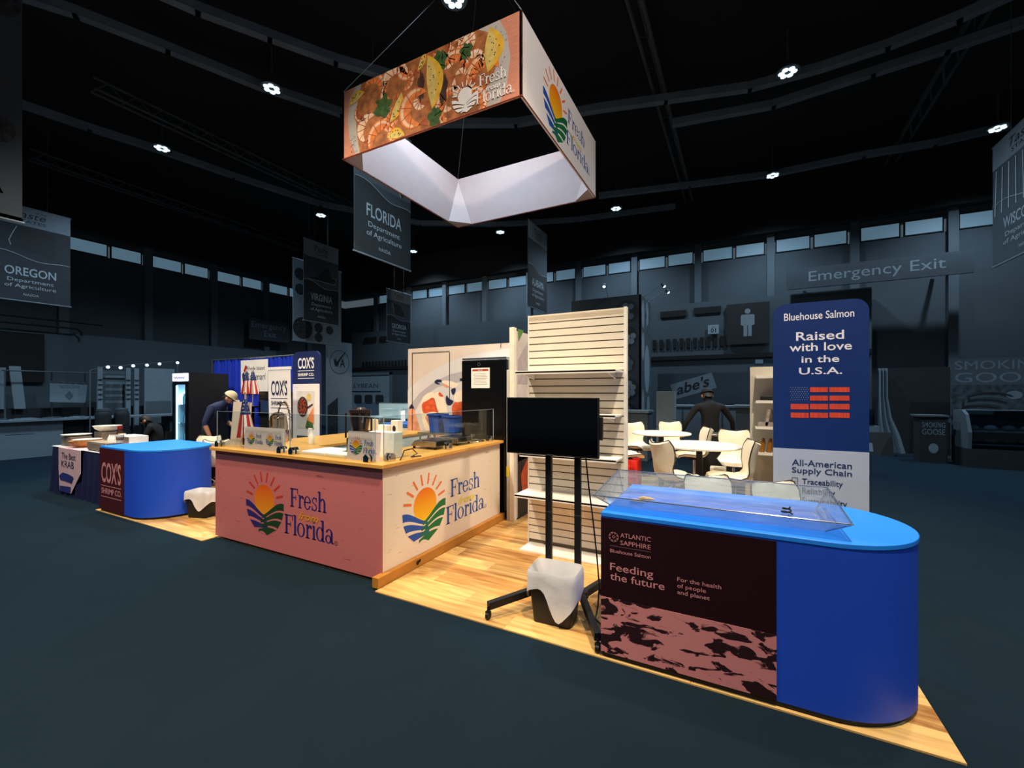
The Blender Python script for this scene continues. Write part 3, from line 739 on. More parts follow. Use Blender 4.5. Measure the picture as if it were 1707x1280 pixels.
mp([(737, 637), (746, 642), (752, 645), (742, 646)], m_claw3, 6, 'claw_print')
mp([(745, 657), (749, 665), (758, 668), (752, 676), (745, 675), (743, 665)], m_tip, 6, 'claw_tip_print')
mp([(752, 648), (762, 646), (757, 660), (753, 655)], m_tip, 6, 'claw_tip_print')
mp([(752, 672), (775, 664), (775, 742), (752, 742), (756, 700)], m_claw2, 4, 'claw_print')
mp([(757, 655), (775, 648), (775, 668), (757, 672)], m_claw, 5, 'claw_print')
mp([(680, 686), (688, 675), (694, 692), (708, 740), (680, 740)], m_claw3, 4, 'claw_print')
mp([(681, 683), (687, 671), (692, 683), (688, 680)], m_tip, 5, 'claw_tip_print')
for pts in ([(687.4, 588), (688.2, 588), (688.2, 800), (687.4, 800)], [(749.6, 587), (750.4, 587), (750.4, 672), (749.6, 672)], [(687.4, 588), (750, 585), (750, 586), (687.4, 589)], [(835, 572), (835.8, 572), (835.8, 580), (835, 580)]):
    mp(pts, m_blackm, 8, 'door_seam')
# black fridge
fr = thing('black_fridge', 'tall black single-door fridge with a notice taped on it', 'fridge', (-3.45, 5.05, 0))
b = MB(); b.box(0, .72, .06, .57, .02, 2.15); b.build('cabinet', mat('fridge_side_white', '#d9dcd6', .5), fr, bevel=.01)
b = MB(); b.box(0, .72, 0, .06, .1, 2.15); dr = b.build('door', m_black, fr, bevel=.012)
b = MB(); b.box(0, .72, .02, .06, .02, .095); b.build('kick_grille', m_blackm, fr)
b = MB(); b.box(.01, .72, -.0, .1, 2.155, 2.18); b.build('top_trim', m_chrome, fr, bevel=.004)
nt_ = panel('notice_sheet', m_white, dr, .30, .28, .002, (.165, -.003, 1.76))
b = MB(); b.flat([(.02, .235), (.28, .235), (.28, .262), (.02, .262)], -.001); b.build('red_band', mat('notice_red', '#b03a30', .6), nt_)
text(nt_, 'NOTICE', .15, .241, .014, m_white, y=-.002)
b = MB()
for k in range(8): b.flat([(.03 + .01 * (k % 3), .05 + k * .021), (.27 - .012 * (k % 4), .05 + k * .021), (.27 - .012 * (k % 4), .055 + k * .021), (.03 + .01 * (k % 3), .055 + k * .021)], -.001)
b.build('print_lines', mat('print_grey', '#9a958d', .6), nt_)
b = MB(); ring(b, .29, 2.09, .025, .025, .008, .008, 0, 360, -.002); b.build('badge', m_steel2, dr)
b = MB(); b.box(-.02, .01, -.02, .02, 1.86, 1.9); b.build('hinge', m_chrome, dr)

# ================================================================== PICNIC WALL END behind the slatwall
pw = thing('end_wall', 'white framed panel wall with a picnic food photo behind the slatted display', 'panel wall', (-2.62, 5.0, 0))
b = MB(); b.box(-.035, .035, 0, .075, 0, 2.56); b.build('post', mat('post_cream', '#efe3d0', .5), pw, bevel=.004)
pp = panel('photo_panel', mat('picnic_linen', '#cdbfb8', .6, var=.1, scale=5), pw, 1.2, 2.5, .05, (.03, .075, .02), PI / 2)
def pq(pts, m, layer, name):
    q = MB(); q.flat([(PX(x, y, -2.59).y - 5.075, PX(x, y, -2.59).z - .02) for x, y in pts], -.002 - .001 * layer); q.build(name, m, pp)
m_green = mat('leaf_green', '#5d8040', .6, var=.2)
pq([(863, 548), (873, 551), (864, 570)], m_green, 0, 'leaf_print')
pq([(863, 600), (884, 560), (884, 640), (863, 640)], mat('linen_fold', '#b3a5a4', .6, var=.15, scale=9), 0, 'linen_fold_print')
pq([(863, 735), (876, 706), (884, 700), (884, 760), (863, 770)], m_claw2, 1, 'food_print')
pq([(863, 758), (884, 755), (884, 862), (863, 868)], mat('dark_basket', '#2a241f', .6, var=.4, scale=20), 1, 'basket_print')
pq([(868, 790), (878, 765), (884, 768), (884, 815), (870, 818)], m_claw2, 2, 'food_print')
# yellow-tagged grey conduit panel between fridge and end wall
b = MB(); b.box(-2.70, -2.665, 5.01, 5.04, 0.0, 2.0); g_ = tag(b.build('door_jamb', mat('jamb_grey', '#c9c6bc', .5)), 'narrow pale jamb with a yellow tag beside the black fridge', 'jamb')
b = MB(); b.box(-2.703, -2.662, 5.005, 5.012, .58, .72); b.build('yellow_tag', mat('tag_yellow', '#e8c81c', .5), g_)

# ================================================================== SLATWALL DISPLAY
SX0, SX1, SY, SH = -2.06, -1.0, 4.35, 2.56
sw = thing('slatwall_display', 'cream slatwall display stand with white shelves', 'display stand', (SX0, SY, 0))
m_slat = mat('slat_cream', '#e4d7c2', .5, var=.03); m_shelf = mat('shelf_white', '#efe8dc', .4, var=.02)
b = MB(); b.box(0, SX1 - SX0, .014, .05, .02, SH); b.build('back_board', mat('groove_dark', '#6b5a48', .7), sw)
b = MB(); b.box(SX1 - SX0 - .001, SX1 - SX0 + .028, -.005, .055, 0.02, SH + .005); b.box(-.012, 0, -.004, .055, .02, SH); b.build('edge_trim', m_shelf, sw)
pit = .0778; ns = int((SH - .06) / pit)
sm = MB(); sm.box(.001, SX1 - SX0 - .002, 0, .014, .006, pit - .006); slat = sm.mesh('slat', m_slat)
for k in range(ns + 1):
    o = bpy.data.objects.new('slat', slat); sc.collection.objects.link(o); o.parent = sw; o.location = (0, 0, .06 + k * pit - .002)
    if k == ns: o.location.z = SH - pit + .004
b = MB(); b.plate([(-.0, .0), (SX1 - SX0, .0), (SX1 - SX0, .022), (0, .022)], -.24, .3); b.build('base_plate', m_shelf, sw, bevel=.004)
def shelf(z, x0, x1, dp):
    q = MB(); q.box(x0, x1, -dp, 0, z, z + .02); q.box(x0, x1, -dp, -dp + .012, z - .012, z + .026); s_ = q.build('shelf', m_shelf, sw, bevel=.002)
    for xx in (x0 + .08, x1 - .08):
        q = MB(); q.add([(xx - .008, 0, z), (xx - .008, -dp * .85, z), (xx - .008, -dp * .85, z - .015), (xx - .008, 0, z - .06), (xx + .008, 0, z), (xx + .008, -dp * .85, z), (xx + .008, -dp * .85, z - .015), (xx + .008, 0, z - .06)],
                        [(0, 1, 2, 3), (7, 6, 5, 4), (0, 4, 5, 1), (1, 5, 6, 2), (2, 6, 7, 3), (3, 7, 4, 0)]); q.build('bracket', m_shelf, s_)
shelf(1.90, -.02, SX1 - SX0 - .01, .30); shelf(1.46, .02, SX1 - SX0 - .02, .28); shelf(1.03, .02, SX1 - SX0 - .01, .28); shelf(.60, -.02, SX1 - SX0 + .0, .32)

# ================================================================== TV ON ROLLING STAND
ts = thing('tv_stand', 'black rolling television stand with two posts and caster feet', 'tv stand', (-1.215, 3.2, 0))
for sx in (-.122, .122):
    b = MB(); b.box(sx - .024, sx + .024, -.02, .02, .11, 1.36); po = b.build('post', m_blackm, ts, bevel=.003)
    b = MB(); b.box(sx - .0245, sx + .0245, -.0205, .0205, .74, .743); b.build('joint_line', mat('post_joint', '#5b5550', .4), po)
b = MB(); b.box(-.2, .2, -.03, .03, .10, .16); b.build('crossbar', m_blackm, ts, bevel=.003)
for (ex, ey, sx) in ((-.43, -.44, -.16), (.415, -.46, .16), (.215, .34, .16), (-.33, .34, -.16)):
    b = MB(); b.bar((sx, 0 if abs(ex) < .35 else -.02, .13), (ex, ey, .10), .045, .055); lg = b.build('leg', m_blackm, ts, bevel=.003)
    b = MB(); b.cyl((ex - .012, ey, .028), (ex + .012, ey, .028), .028, n=14); b.cyl((ex, ey, .04), (ex, ey, .09), .01, n=8); b.box(ex - .018, ex + .018, ey - .014, ey + .014, .045, .06); b.build('caster', m_blackm, lg)
b = MB(); b.box(-.3, .3, -.035, -.02, 1.30, 1.36); b.box(-.3, .3, -.035, -.02, 1.50, 1.56); b.box(-.2, -.16, -.04, -.02, 1.25, 1.6); b.box(.16, .2, -.04, -.02, 1.25, 1.6); b.build('tv_mount', m_blackm, ts)
tv = thing('television', 'black flat-screen television switched off on its stand', 'television', (-1.285, 3.1, 1.205))
b = MB(); b.box(-.385, .385, 0, .035, 0, .455); b.build('bezel', m_blackm, tv, bevel=.004)
b = MB(); b.box(-.376, .376, -.0015, .002, .014, .447); b.build('screen', mat('screen_black', '#020203', .12, var=.0), tv)
b = MB(); b.box(-.25, .25, .035, .058, .06, .40); b.build('rear_housing', m_blackm, tv, bevel=.01)
b = MB(); b.box(.385, .41, .012, .04, .14, .31); b.build('side_box', m_blackm, tv)
b = MB(); b.box(-.03, .03, -.004, 0, .004, .009); b.build('maker_mark', mat('mark_silver', '#4a4a4c', .4), tv)
b = MB(); b.tube([(-1.04, 3.23, 1.2), (-1.02, 3.25, .95), (-.99, 3.26, .7), (-.965, 3.27, .45), (-.94, 3.26, .2), (-.935, 3.2, .05), (-.93, 3.12, .012), (-.87, 3.06, .01), (-.82, 3.1, .01)], .006, 8)
tag(b.build('tv_cable', m_blackm, smooth=True), 'black cable hanging down beside the television post', 'cable')
# waste bins with bags
m_bag = mat('bag_white', '#ded8d4', .35, var=.06, scale=9, bump=.5)
def waste_bin(label, loc, rz, sx=.30, sy=.20, h=.36, drape=1.0):
    r = thing('waste_bin', label, 'bin', loc, rz)
    q = MB(); a, c = sx / 2, sy / 2; k = .8
    def rr(f, z): return [(p[0], p[1], z) for p in rrect(-a * f, a * f, -c * f, c * f, .03, 4)]
    vs = rr(k, 0) + rr(1, h); n = len(vs) // 2
    q.add(vs, [(i, (i + 1) % n, n + (i + 1) % n, n + i) for i in range(n)] + [tuple(range(n - 1, -1, -1))]); q.build('tub', mat('bin_black', '#121211', .45), r, True)
    N = 56; rows = []
    for j in range(8):
        row = []
        for i in range(N):
            t = 2 * PI * i / N; cx, cy = math.cos(t), math.sin(t); e = 7.0
            f = (abs(cx) ** e + abs(cy) ** e) ** (-1 / e)
            dl = drape * (.13 + .04 * math.sin(2 * t + 2.6) + .02 * math.sin(5 * t + 1) + .15 * math.exp(-(((t - 4.95 + PI) % (2 * PI)) - PI) ** 2 / .16) + .07 * math.exp(-(((t - 3.6 + PI) % (2 * PI)) - PI) ** 2 / .05))
            if j == 0: ff, z = .84, h - .10
            elif j == 1: ff, z = .94, h - .03
            elif j == 2: ff, z = 1.02, h + .018
            else:
                q_ = (j - 3) / 4; ff = 1.07 + .01 * q_ + .02 * math.sin(9 * t + j * .5) * q_ + .012 * math.sin(19 * t) * q_; z = h - .005 - dl * q_
            row.append((a * f * cx * ff, c * f * cy * ff, z))
        rows.append(row)
    q = MB(); q.add([p for w_ in rows for p in w_], [(j * N + i, j * N + (i + 1) % N, (j + 1) * N + (i + 1) % N, (j + 1) * N + i) for j in range(7) for i in range(N)])
    q.build('bag_liner', m_bag, r, True)
    return r
waste_bin('black waste bin with a white bag between the television stand legs', (-1.20, 3.0, 0), .06, .36, .26, .37, 1.1)
waste_bin('black waste bin with white bag beside the far blue counter', (-6.50, 3.25, 0), .35, .36, .26, .34, .8)

# ================================================================== helpers for print measured on a plane
def ptxt(par, s, xa, xb, yb, yt, Y, ox, oz, m, y=-.0015, **kw):
    a, b_, c = PY(xa, yb, Y), PY(xb, yb, Y), PY(xa, yt, Y)
    return text(par, s, a.x - ox, a.z - oz, c.z - a.z, m, w=b_.x - a.x, align='L', y=y, **kw)

# ================================================================== BLUE D-SHAPED COUNTERS
m_blue_shaded = mat('counter_blue', (.015, .078, .58), .5, var=.03, scale=2); m_blue_toplit = mat('counter_top_blue', (.02, .27, .95), .45, var=.02, scale=2); m_navy_redlit = mat('maroon_print', '#24060c', .45, var=.05)  # shaded side and lit top of one blue; navy print painted with red bounce
m_white_redlit = mat('rose_print', '#d98a88', .5, var=.04)  # white print with red bounce light painted in
def d_counter(name, label, x0, xc, y0, r, ht):
    t = thing(name, label, 'counter', (x0, y0, 0))
    pts = [(0, 0), (xc - x0, 0)] + [(xc - x0 + r * math.cos(a), r + r * math.sin(a)) for a in [-PI / 2 + PI * i / 28 for i in range(1, 28)]] + [(xc - x0, 2 * r), (0, 2 * r)]
    q = MB(); q.prism(pts, .03, ht - .03); q.build('body', m_blue_shaded, t, True)
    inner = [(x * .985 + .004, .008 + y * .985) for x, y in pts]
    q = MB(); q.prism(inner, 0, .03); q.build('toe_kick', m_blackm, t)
    q = MB(); q.prism([(x * 1.004 - .002, y * 1.004 - .003) for x, y in pts], ht - .03, ht); q.build('top', m_blue_toplit, t, True, bevel=.005)  # overhead light is put into this lighter top blue
    return t
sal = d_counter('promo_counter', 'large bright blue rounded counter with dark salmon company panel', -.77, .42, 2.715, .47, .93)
pn = panel('front_panel', m_navy_redlit, sal, .965, .86, .006, (0.0, -.0075, .035))
oc = panel('sea_foam_print', foammat('foam_print', '#2a0d12', '#d98480'), pn, .965, .355, .002, (0, -.002, 0))  # foam colours reddened to hold the bounce light
SX = -.77; SZ = .035; SYP = 2.733
q = MB(); cx, cz = .083, .748; ring(q, cx, cz, .031, .031, .003, .003, 0, 360, -.003, 28); ring(q, cx, cz, .009, .009, .003, .003, 0, 360, -.003)
for k in range(8):
    t = k * PI / 4; ring(q, cx + .018 * math.cos(t), cz + .018 * math.sin(t), .012, .012, .0022, .0022, math.degrees(t) - 100, math.degrees(t) + 100, -.003, 10)
q.build('rosette_mark', m_white_redlit, pn)
text(pn, 'ATLANTIC', .125, .752, .028, m_white_redlit, w=.185, align='L'); text(pn, 'SAPPHIRE', .125, .705, .028, m_white_redlit, w=.185, align='L')
q = MB(); q.flat([(.06, .69), (.31, .69), (.31, .691), (.06, .691)], -.003); q.build('rule', m_white_redlit, pn)
text(pn, 'Bluehouse Salmon', .06, .648, .022, m_white_redlit, w=.25, align='L', bold=.004)
text(pn, 'Feeding', .06, .535, .046, m_white_redlit, w=.265, align='L', bold=.006); text(pn, 'the future', .06, .474, .046, m_white_redlit, w=.33, align='L', bold=.006)
for k, s in enumerate(('For the health', 'of people', 'and planet')):
    text(pn, s, .462, .545 - .038 * k, .024, m_white_redlit, w=(.235, .155, .175)[k], align='L', bold=.004)
# red carpet-edge strip at the foot of both counters
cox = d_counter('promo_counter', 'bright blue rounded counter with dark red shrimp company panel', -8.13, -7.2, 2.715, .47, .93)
m_cox_redlit = mat('dark_red_print', '#4a0c14', .5, var=.05)  # navy panel with red bounce light painted into its colour
pr_ = panel('front_panel', m_cox_redlit, cox, .75, .87, .006, (0, -.0075, .03))
text(pr_, "COX'S", .07, .40, .27, m_white_redlit, w=.60, align='L', bold=.02)
text(pr_, 'SHRIMP CO.', .07, .235, .075, m_white_redlit, w=.62, align='L', bold=.02)
q = MB(); q.flat([(.06, .34), (.69, .34), (.69, .35), (.06, .35)], -.003); q.flat([(.06, .185), (.69, .185), (.69, .195), (.06, .195)], -.003); q.build('rule', m_white_redlit, pr_)

# ------------------------------------------------------------------ clear acrylic display tray
m_acr = clear('acrylic', '#e4eef6', .26, .09); m_acre = mat('acrylic_edge', '#5f6c86', .2, var=.05)
tr = thing('acrylic_tray', 'long clear acrylic display tray with flared rim on the blue counter', 'tray', (-.16, 3.16, .93))
bo = [(-.60, -.27), (.60, -.27), (.60, .12), (-.60, .12)]; ri = [(-.67, -.42), (.69, -.42), (.69, .27), (-.67, .27)]; zr = (.095, .095, .15, .15)
P0 = [Vector((x, y, .006)) for x, y in bo]; P1 = [Vector((x, y, z)) for (x, y), z in zip(ri, zr)]
q = MB(); q.prism(bo, 0, .006); q.build('tray_bottom', m_acr, tr)
for k in range(4):
    a, b_, c, d = P0[k], P0[(k + 1) % 4], P1[(k + 1) % 4], P1[k]; n = (b_ - a).cross(d - a).normalized() * .006
    q = MB(); q.add([a, b_, c, d, a + n, b_ + n, c + n, d + n], [(0, 1, 2, 3), (7, 6, 5, 4), (0, 4, 5, 1), (1, 5, 6, 2), (2, 6, 7, 3), (3, 7, 4, 0)]); q.build('tray_wall', m_acr, tr)
q = MB()
for k in range(4): q.tube([P1[k], P1[(k + 1) % 4]], .004, 6); q.tube([P0[k], P1[k]], .003, 6)
q.build('polished_rim', m_acre, tr)
m_tan = mat('driftwood', '#b89a6a', .6, var=.3, scale=20)
for k, (x, y, a) in enumerate(((-.56, 3.10, .3), (-.60, 3.0, .1))):
    b = MB(); b.tube([(-.05, 0, 0), (-.02, .004, .004), (.03, 0, .002), (.055, -.003, 0)], [.008, .014, .012, .005], 8)
    o = b.build('tasting_stick', m_tan, loc=(x, y, .951), smooth=True); o.rotation_euler = (0, 0, a); tag(o, ('tan wooden stick lying in the clear tray, rear one', 'tan wooden stick lying in the clear tray, front one')[k], 'stick')
b = MB(); b.tube([(.03 * math.cos(t * .6) * (1 - t * .02), .03 * math.sin(t * .6), .010 + .002 * t) for t in range(22)], .005, 6)
tag(b.build('cable_coil', m_blackm, loc=(.28, 3.15, .936), smooth=True), 'small dark coiled cable lying at the right end of the clear tray', 'cable')

# ================================================================== SALMON BANNER
BY = 4.4
bx0 = PY(1289, 600, BY).x; bx1 = PY(1449, 600, BY).x; bh = PY(1370, 502, BY).z; bw = bx1 - bx0; bsplit = PY(1289, 746, BY).z
ban = thing('banner_stand', 'tall navy banner stand about salmon raised in the country, rounded top corners', 'banner', (bx0, BY, 0))
m_ban = mat('banner_navy', '#0f2f6e', .45, var=.04); m_bang = mat('banner_grey', '#b9c3d6', .5, var=.03)
fb_ = panel('fabric', m_ban, ban, bw, bh, .035, (0, 0, .02), 0, rrect(0, bw, 0, bh - .02, .10, 6, (1, 1, 0, 0)))
lo_ = panel('lower_print', m_bang, fb_, bw, bsplit - .02, .002, (0, -.002, 0))
q = MB(); q.box(.08, bw - .08, -.12, .16, 0, .02); q.build('foot_plate', m_steel2, ban)
m_lav = mat('lavender_white', '#f2eef6', .5, var=.02)
ptxt(fb_, 'Bluehouse Salmon', 1307, 1424, 535, 523, BY, bx0, .02, m_lav, bold=.008)
for s, xa, xb, yb, yt in (('Raised', 1327, 1407, 568, 554), ('with love', 1316, 1420, 586, 573), ('in the', 1336, 1399, 604.5, 593.5), ('U.S.A.', 1332, 1404, 624, 613)):
    ptxt(fb_, s, xa, xb, yb, yt, BY, bx0, .02, m_lav, bold=.012)
m_slab = mat('salmon_slab', '#dc4a30', .5, var=.25, scale=9, stretch=(14, 1, 1))
for r_, (ya, yb) in enumerate(((645.3, 653.5), (659.5, 667.7), (673.3, 682), (688, 696))):
    for c_, (xa, xb) in enumerate(((1318, 1348), (1350, 1380), (1382.5, 1416))):
        if r_ < 2 and c_ == 0: continue
        a, d = PY(xa, yb, BY), PY(xb, ya, BY)
        q = MB(); q.flat([(a.x - bx0, a.z - .02), (d.x - bx0, a.z - .02), (d.x - bx0, d.z - .02), (a.x - bx0, d.z - .02)], -.003); q.build('salmon_block_print', m_slab, fb_)
q = MB()
for i in range(8):
    for j in range(7):
        p = PY(1318 + i * 3.9 + (j % 2) * 2, 646 + j * 3.4, BY); q.flat(circ(p.x - bx0, p.z - .02, .0032, n=6), -.003)
q.build('star_print', mat('star_grey', '#8fa0bd', .5), fb_)
m_bt = mat('banner_text_navy', '#22345c', .5)
ptxt(lo_, 'All-American', 1320, 1420, 775, 765, BY, bx0, .02, m_bt, y=-.003, bold=.01)
ptxt(lo_, 'Supply Chain', 1320, 1420, 787, 778, BY, bx0, .02, m_bt, y=-.003, bold=.01)
for s, yb, yt, xb in (('Traceability', 806, 797, 1405), ('Reliability', 822, 812, 1392), ('Sustainability', 838, 828, 1412)):
    ptxt(lo_, s, 1337, xb, yb, yt, BY, bx0, .02, m_bt, y=-.003, bold=.012)
    a, d = PY(1320, yb + 1, BY), PY(1330, yt - 1, BY); x0, z0, x1, z1 = a.x - bx0, a.z - .02, d.x - bx0, d.z - .02; e = .004
    q = MB(); q.flat([(x0, z0), (x1, z0), (x1, z0 + e), (x0, z0 + e)], -.003); q.flat([(x0, z1 - e), (x1, z1 - e), (x1, z1), (x0, z1)], -.003); q.flat([(x0, z0), (x0 + e, z0), (x0 + e, z1), (x0, z1)], -.003); q.flat([(x1 - e, z0), (x1, z0), (x1, z1), (x1 - e, z1)], -.003)
    q.flat([(x0 + .008, z0 + .018), (x0 + .016, z0 + .008), (x1 - .006, z1 - .008), (x0 + .016, z0 + .015)], -.003); q.build('tick_box_print', m_bt, lo_)

# ================================================================== HANGING BOX SIGN
s_ = 3.53; SB = EYE + s_; SW_ = .857 * s_; SHh = .284 * s_ + .01; SXL = -1.495 * s_; SYF = 1.29 * s_
bs = thing('hanging_box_sign', 'large square hanging box sign with shrimp photo and sun emblem', 'hanging sign', (SXL, SYF, SB))
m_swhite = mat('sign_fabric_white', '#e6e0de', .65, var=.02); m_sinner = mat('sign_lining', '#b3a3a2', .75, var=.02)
m_wood = mat('salmon_wood_print', '#d08a6e', .6, var=.12, scale=4, stretch=(2, 1, 14))
fpan = panel('front_panel', m_wood, bs, SW_, SHh, .03, (0, 0, 0)); rpan = panel('right_panel', m_swhite, bs, SW_, SHh, .03, (SW_, 0, 0), PI / 2)
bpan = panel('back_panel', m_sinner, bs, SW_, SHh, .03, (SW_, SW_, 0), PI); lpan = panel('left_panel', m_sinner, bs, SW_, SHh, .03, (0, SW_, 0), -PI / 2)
q = MB()
for (a, c) in (((0, 0), (SW_, 0)), ((SW_, 0), (SW_, SW_)), ((SW_, SW_), (0, SW_)), ((0, SW_), (0, 0))): q.tube([(a[0], a[1], 0), (c[0], c[1], 0)], .008, 6)
q.build('bottom_seam', mat('seam_rust', '#8c3a2c', .6), bs)
for (x, y, dx, dy) in ((.03, SW_ - .03, 1, -1), (SW_ - .03, SW_ - .03, -1, -1), (.03, .03, 1, 1)):       # triangular pieces inside the corners
    q = MB(); q.add([(x, y, SHh * .95), (x + dx * .34, y + dy * .005, .005), (x + dx * .005, y + dy * .34, .005), (x, y, .005)], [(0, 1, 2), (0, 1, 3), (0, 2, 3), (1, 2, 3)]); q.build('corner_gusset', m_sinner, bs)
for k, (x, y) in enumerate(((0, 0), (SW_, 0), (SW_, SW_), (0, SW_))):
    q = MB(); q.tube([(x, y, SHh), (SW_ / 2, SW_ / 2, ZC - SB)], .006, 5); q.build('hanging_cable', m_truss, bs)
# shrimp photo print
def fu(u, v): return (u * SW_, v * SHh)
def clipz(pts): return [(min(max(x, 0), SW_), min(max(z, 0), SHh)) for x, z in pts]
def fprint(pts, m, layer, name):
    q = MB(); q.flat(clipz(pts), -.002 - .0008 * layer); return q.build(name, m, fpan)
m_plate = mat('plate_print', '#b8b0a8', .6, var=.08, scale=3); m_shr = mat('shrimp_orange', '#e27f42', .55, var=.3, scale=9); m_shr2 = mat('shrimp_pale', '#eec09a', .55, var=.2, scale=9)
m_shr3 = mat('shrimp_rust', '#a8502a', .6, var=.4, scale=14); m_lem = mat('lemon_yellow', '#e2b13a', .5, var=.15, scale=8); m_lem2 = mat('lemon_flesh', '#d8bd6c', .5, var=.15, scale=14)
m_pars = mat('parsley_green', '#3b5a2c', .7, var=.4, scale=18); m_sdk = mat('sauce_dark', '#4a3126', .7, var=.5, scale=9); m_pep = mat('pepper_black', '#3a2a18', .7)
m_white2 = mat('shrimp_white', '#f3d9bd', .55, var=.1, scale=9); m_bgf = mat('dish_mix', '#a5653a', .65, var=.45, scale=9)
fprint([fu(*p) for p in ((.09, 0), (.05, .25), (.035, .55), (.05, .85), (.09, 1), (.90, 1), (.935, .8), (.95, .5), (.935, .2), (.90, 0))], m_plate, 0, 'plate_print')
fprint([fu(*p) for p in ((.12, .0), (.10, .3), (.09, .6), (.13, 1), (.80, 1), (.88, .85), (.90, .55), (.86, .3), (.80, 0))], m_bgf, 1, 'food_mix_print')
def crescent(u, v, r, ang, m, fat=.45, sweep=250, layer=3, name='shrimp_print', seg=True):
    o, i_ = [], []; n = 18
    for k in range(n + 1):
        t = math.radians(ang - sweep / 2 + sweep * k / n); e = math.sin(PI * k / n) ** .6
        o.append((u * SW_ + r * math.cos(t), v * SHh + r * math.sin(t))); i_.append((u * SW_ + r * (1 - fat * 1.6 * e) * math.cos(t), v * SHh + r * (1 - fat * 1.6 * e) * math.sin(t)))
    fprint(o + i_[::-1], m, layer, name)
    hl = [Vector(a).lerp(Vector(c), .12) for a, c in zip(o[2:-2], i_[2:-2])]; h2_ = [Vector(a).lerp(Vector(c), .38) for a, c in zip(o[2:-2], i_[2:-2])]
    fprint([tuple(p) for p in hl + h2_[::-1]], m_shr2 if m != m_shr2 else m_white2, layer + .5, 'highlight_print')
    if seg:                                        # tail fan
        e_ = Vector(o[-1]); dv = (Vector(o[-1]) - Vector(o[-3])).normalized() * r * .45; nv_ = Vector((-dv.y, dv.x)) * .7
        fprint([tuple(e_ - dv * .3), tuple(e_ + dv + nv_), tuple(e_ + dv * .6), tuple(e_ + dv - nv_)], m_shr3, layer, 'tail_print')
    if seg:
        q = MB()
        for k in range(3, n - 1, 3):
            a, c = Vector(clipz([o[k]])[0]), Vector(clipz([i_[k]])[0]); d = (c - a); w_ = Vector((-d.y, d.x)).normalized() * .006 if d.length > 1e-4 else Vector((0, 0))
            q.flat([tuple(a + w_), tuple(a - w_), tuple(c - w_), tuple(c + w_)], -.0028 - .0008 * layer)
        q.build('shell_lines', m_shr3, fpan)
for u, v, r, a, m in ((.17, .33, .17, 150, m_shr2), (.25, .13, .2, 120, m_shr), (.215, .86, .17, 60, m_shr), (.345, .85, .2, 100, m_shr2), (.31, .70, .14, 200, m_shr), (.675, .66, .2, 80, m_shr), (.70, .88, .15, 20, m_shr2), (.82, .46, .2, 100, m_shr),
                      (.65, .2, .2, 160, m_shr), (.78, .62, .13, 60, m_shr2), (.62, .95, .12, 300, m_shr3), (.13, .58, .12, 220, m_shr3), (.42, .95, .16, 200, m_shr), (.72, .40, .14, 240, m_shr2), (.78, .12, .17, 40, m_shr)):
    crescent(u, v, r * 1.2, a, m, .47, 215, layer=3)
rs = random.Random(3)
for k in range(16): crescent(rs.uniform(.14, .84), rs.uniform(.1, .92), rs.uniform(.11, .16), rs.uniform(0, 360), (m_shr, m_shr2)[k % 2], .5, 200, layer=2)
for u, v, sx, sz in ((.60, .82, .07, .14), (.575, .12, .06, .13), (.74, .8, .05, .1), (.62, .45, .04, .2), (.5, .6, .03, .2)):
    fprint([fu(u + sx * .6 * math.cos(t) * (1 + .25 * math.sin(5 * t)), v + sz * math.sin(t) * (1 + .2 * math.cos(7 * t))) for t in [k * 2 * PI / 24 for k in range(24)]], m_pars if u != .62 and u != .5 else m_sdk, 4, 'herb_print')
crescent(.46, .34, .27, 165, m_shr, .5, 260, 6, 'shrimp_print')
def lemon(u, v, L_, wd, ang, layer):
    c, s = math.cos(ang), math.sin(ang); o = []; p_ = []
    for k in range(25):
        t = k / 24; y = (t - .5) * L_; x = wd * math.sin(PI * t) ** .8; o.append((x, y)); p_.append((x * .55, y * .92))
    back = [(-wd * .25 * math.sin(PI * (1 - k / 10)), (.5 - k / 10) * L_) for k in range(1, 10)]
    T = lambda pts: [(u * SW_ + x * c - y * s, v * SHh + x * s + y * c) for x, y in pts]
    fprint(T(o + back), m_lem, layer, 'lemon_print'); fprint(T(p_ + [(x * .8, y * .92) for x, y in back]), m_lem2, layer + 1, 'lemon_flesh_print')
    q = MB()
    for k in range(9):
        t = random.uniform(.2, .8); x = random.uniform(0, wd * .8 * math.sin(PI * t)); a = clipz(T([(x, (t - .5) * L_)]))[0]; q.flat(circ(a[0], a[1], .009, n=6), -.0036 - .0008 * (layer + 1))
    q.build('pepper_print', m_pep, fpan)
lemon(.55, .60, .74, .22, .10, 7); lemon(.85, .69, .55, .22, -.05, 7); lemon(.10, .80, .34, .12, 1.9, 7); lemon(.35, .45, .42, .13, -.55, 5); lemon(.35, .05, .34, .12, 1.4, 5); lemon(.50, .93, .25, .08, -.5, 5)
fprint([fu(.274 + .05 * math.cos(t) * (1 + .3 * math.sin(6 * t)), .535 + .15 * math.sin(t) * (1 + .25 * math.cos(5 * t))) for t in [k * 2 * PI / 30 for k in range(30)]], m_pars, 9, 'herb_print')
q = MB()
for k in range(60):
    u = random.choice((random.uniform(.88, .935), random.uniform(.055, .1))); v = random.uniform(.05, .95) if u > .5 else random.uniform(.02, .3); x, z = fu(u, v); q.flat(circ(x, z, .009, n=6), -.0036)
q.build('plate_dots', mat('dot_grey', '#8d8680', .6), fpan)
iw = dict(sun=m_white, ray=m_white, blue=m_white, green=m_white, word=m_white, mark=m_white); iw['from'] = m_white
fff(fpan, .735 * SW_, .225 * SHh, .20, iw, .805 * SW_, .935 * SW_, .28 * SHh, .10, .79 * SW_, .96 * SW_, .07 * SHh, .10, y=-.0125)
d = dict(ink); d['back'] = m_swhite
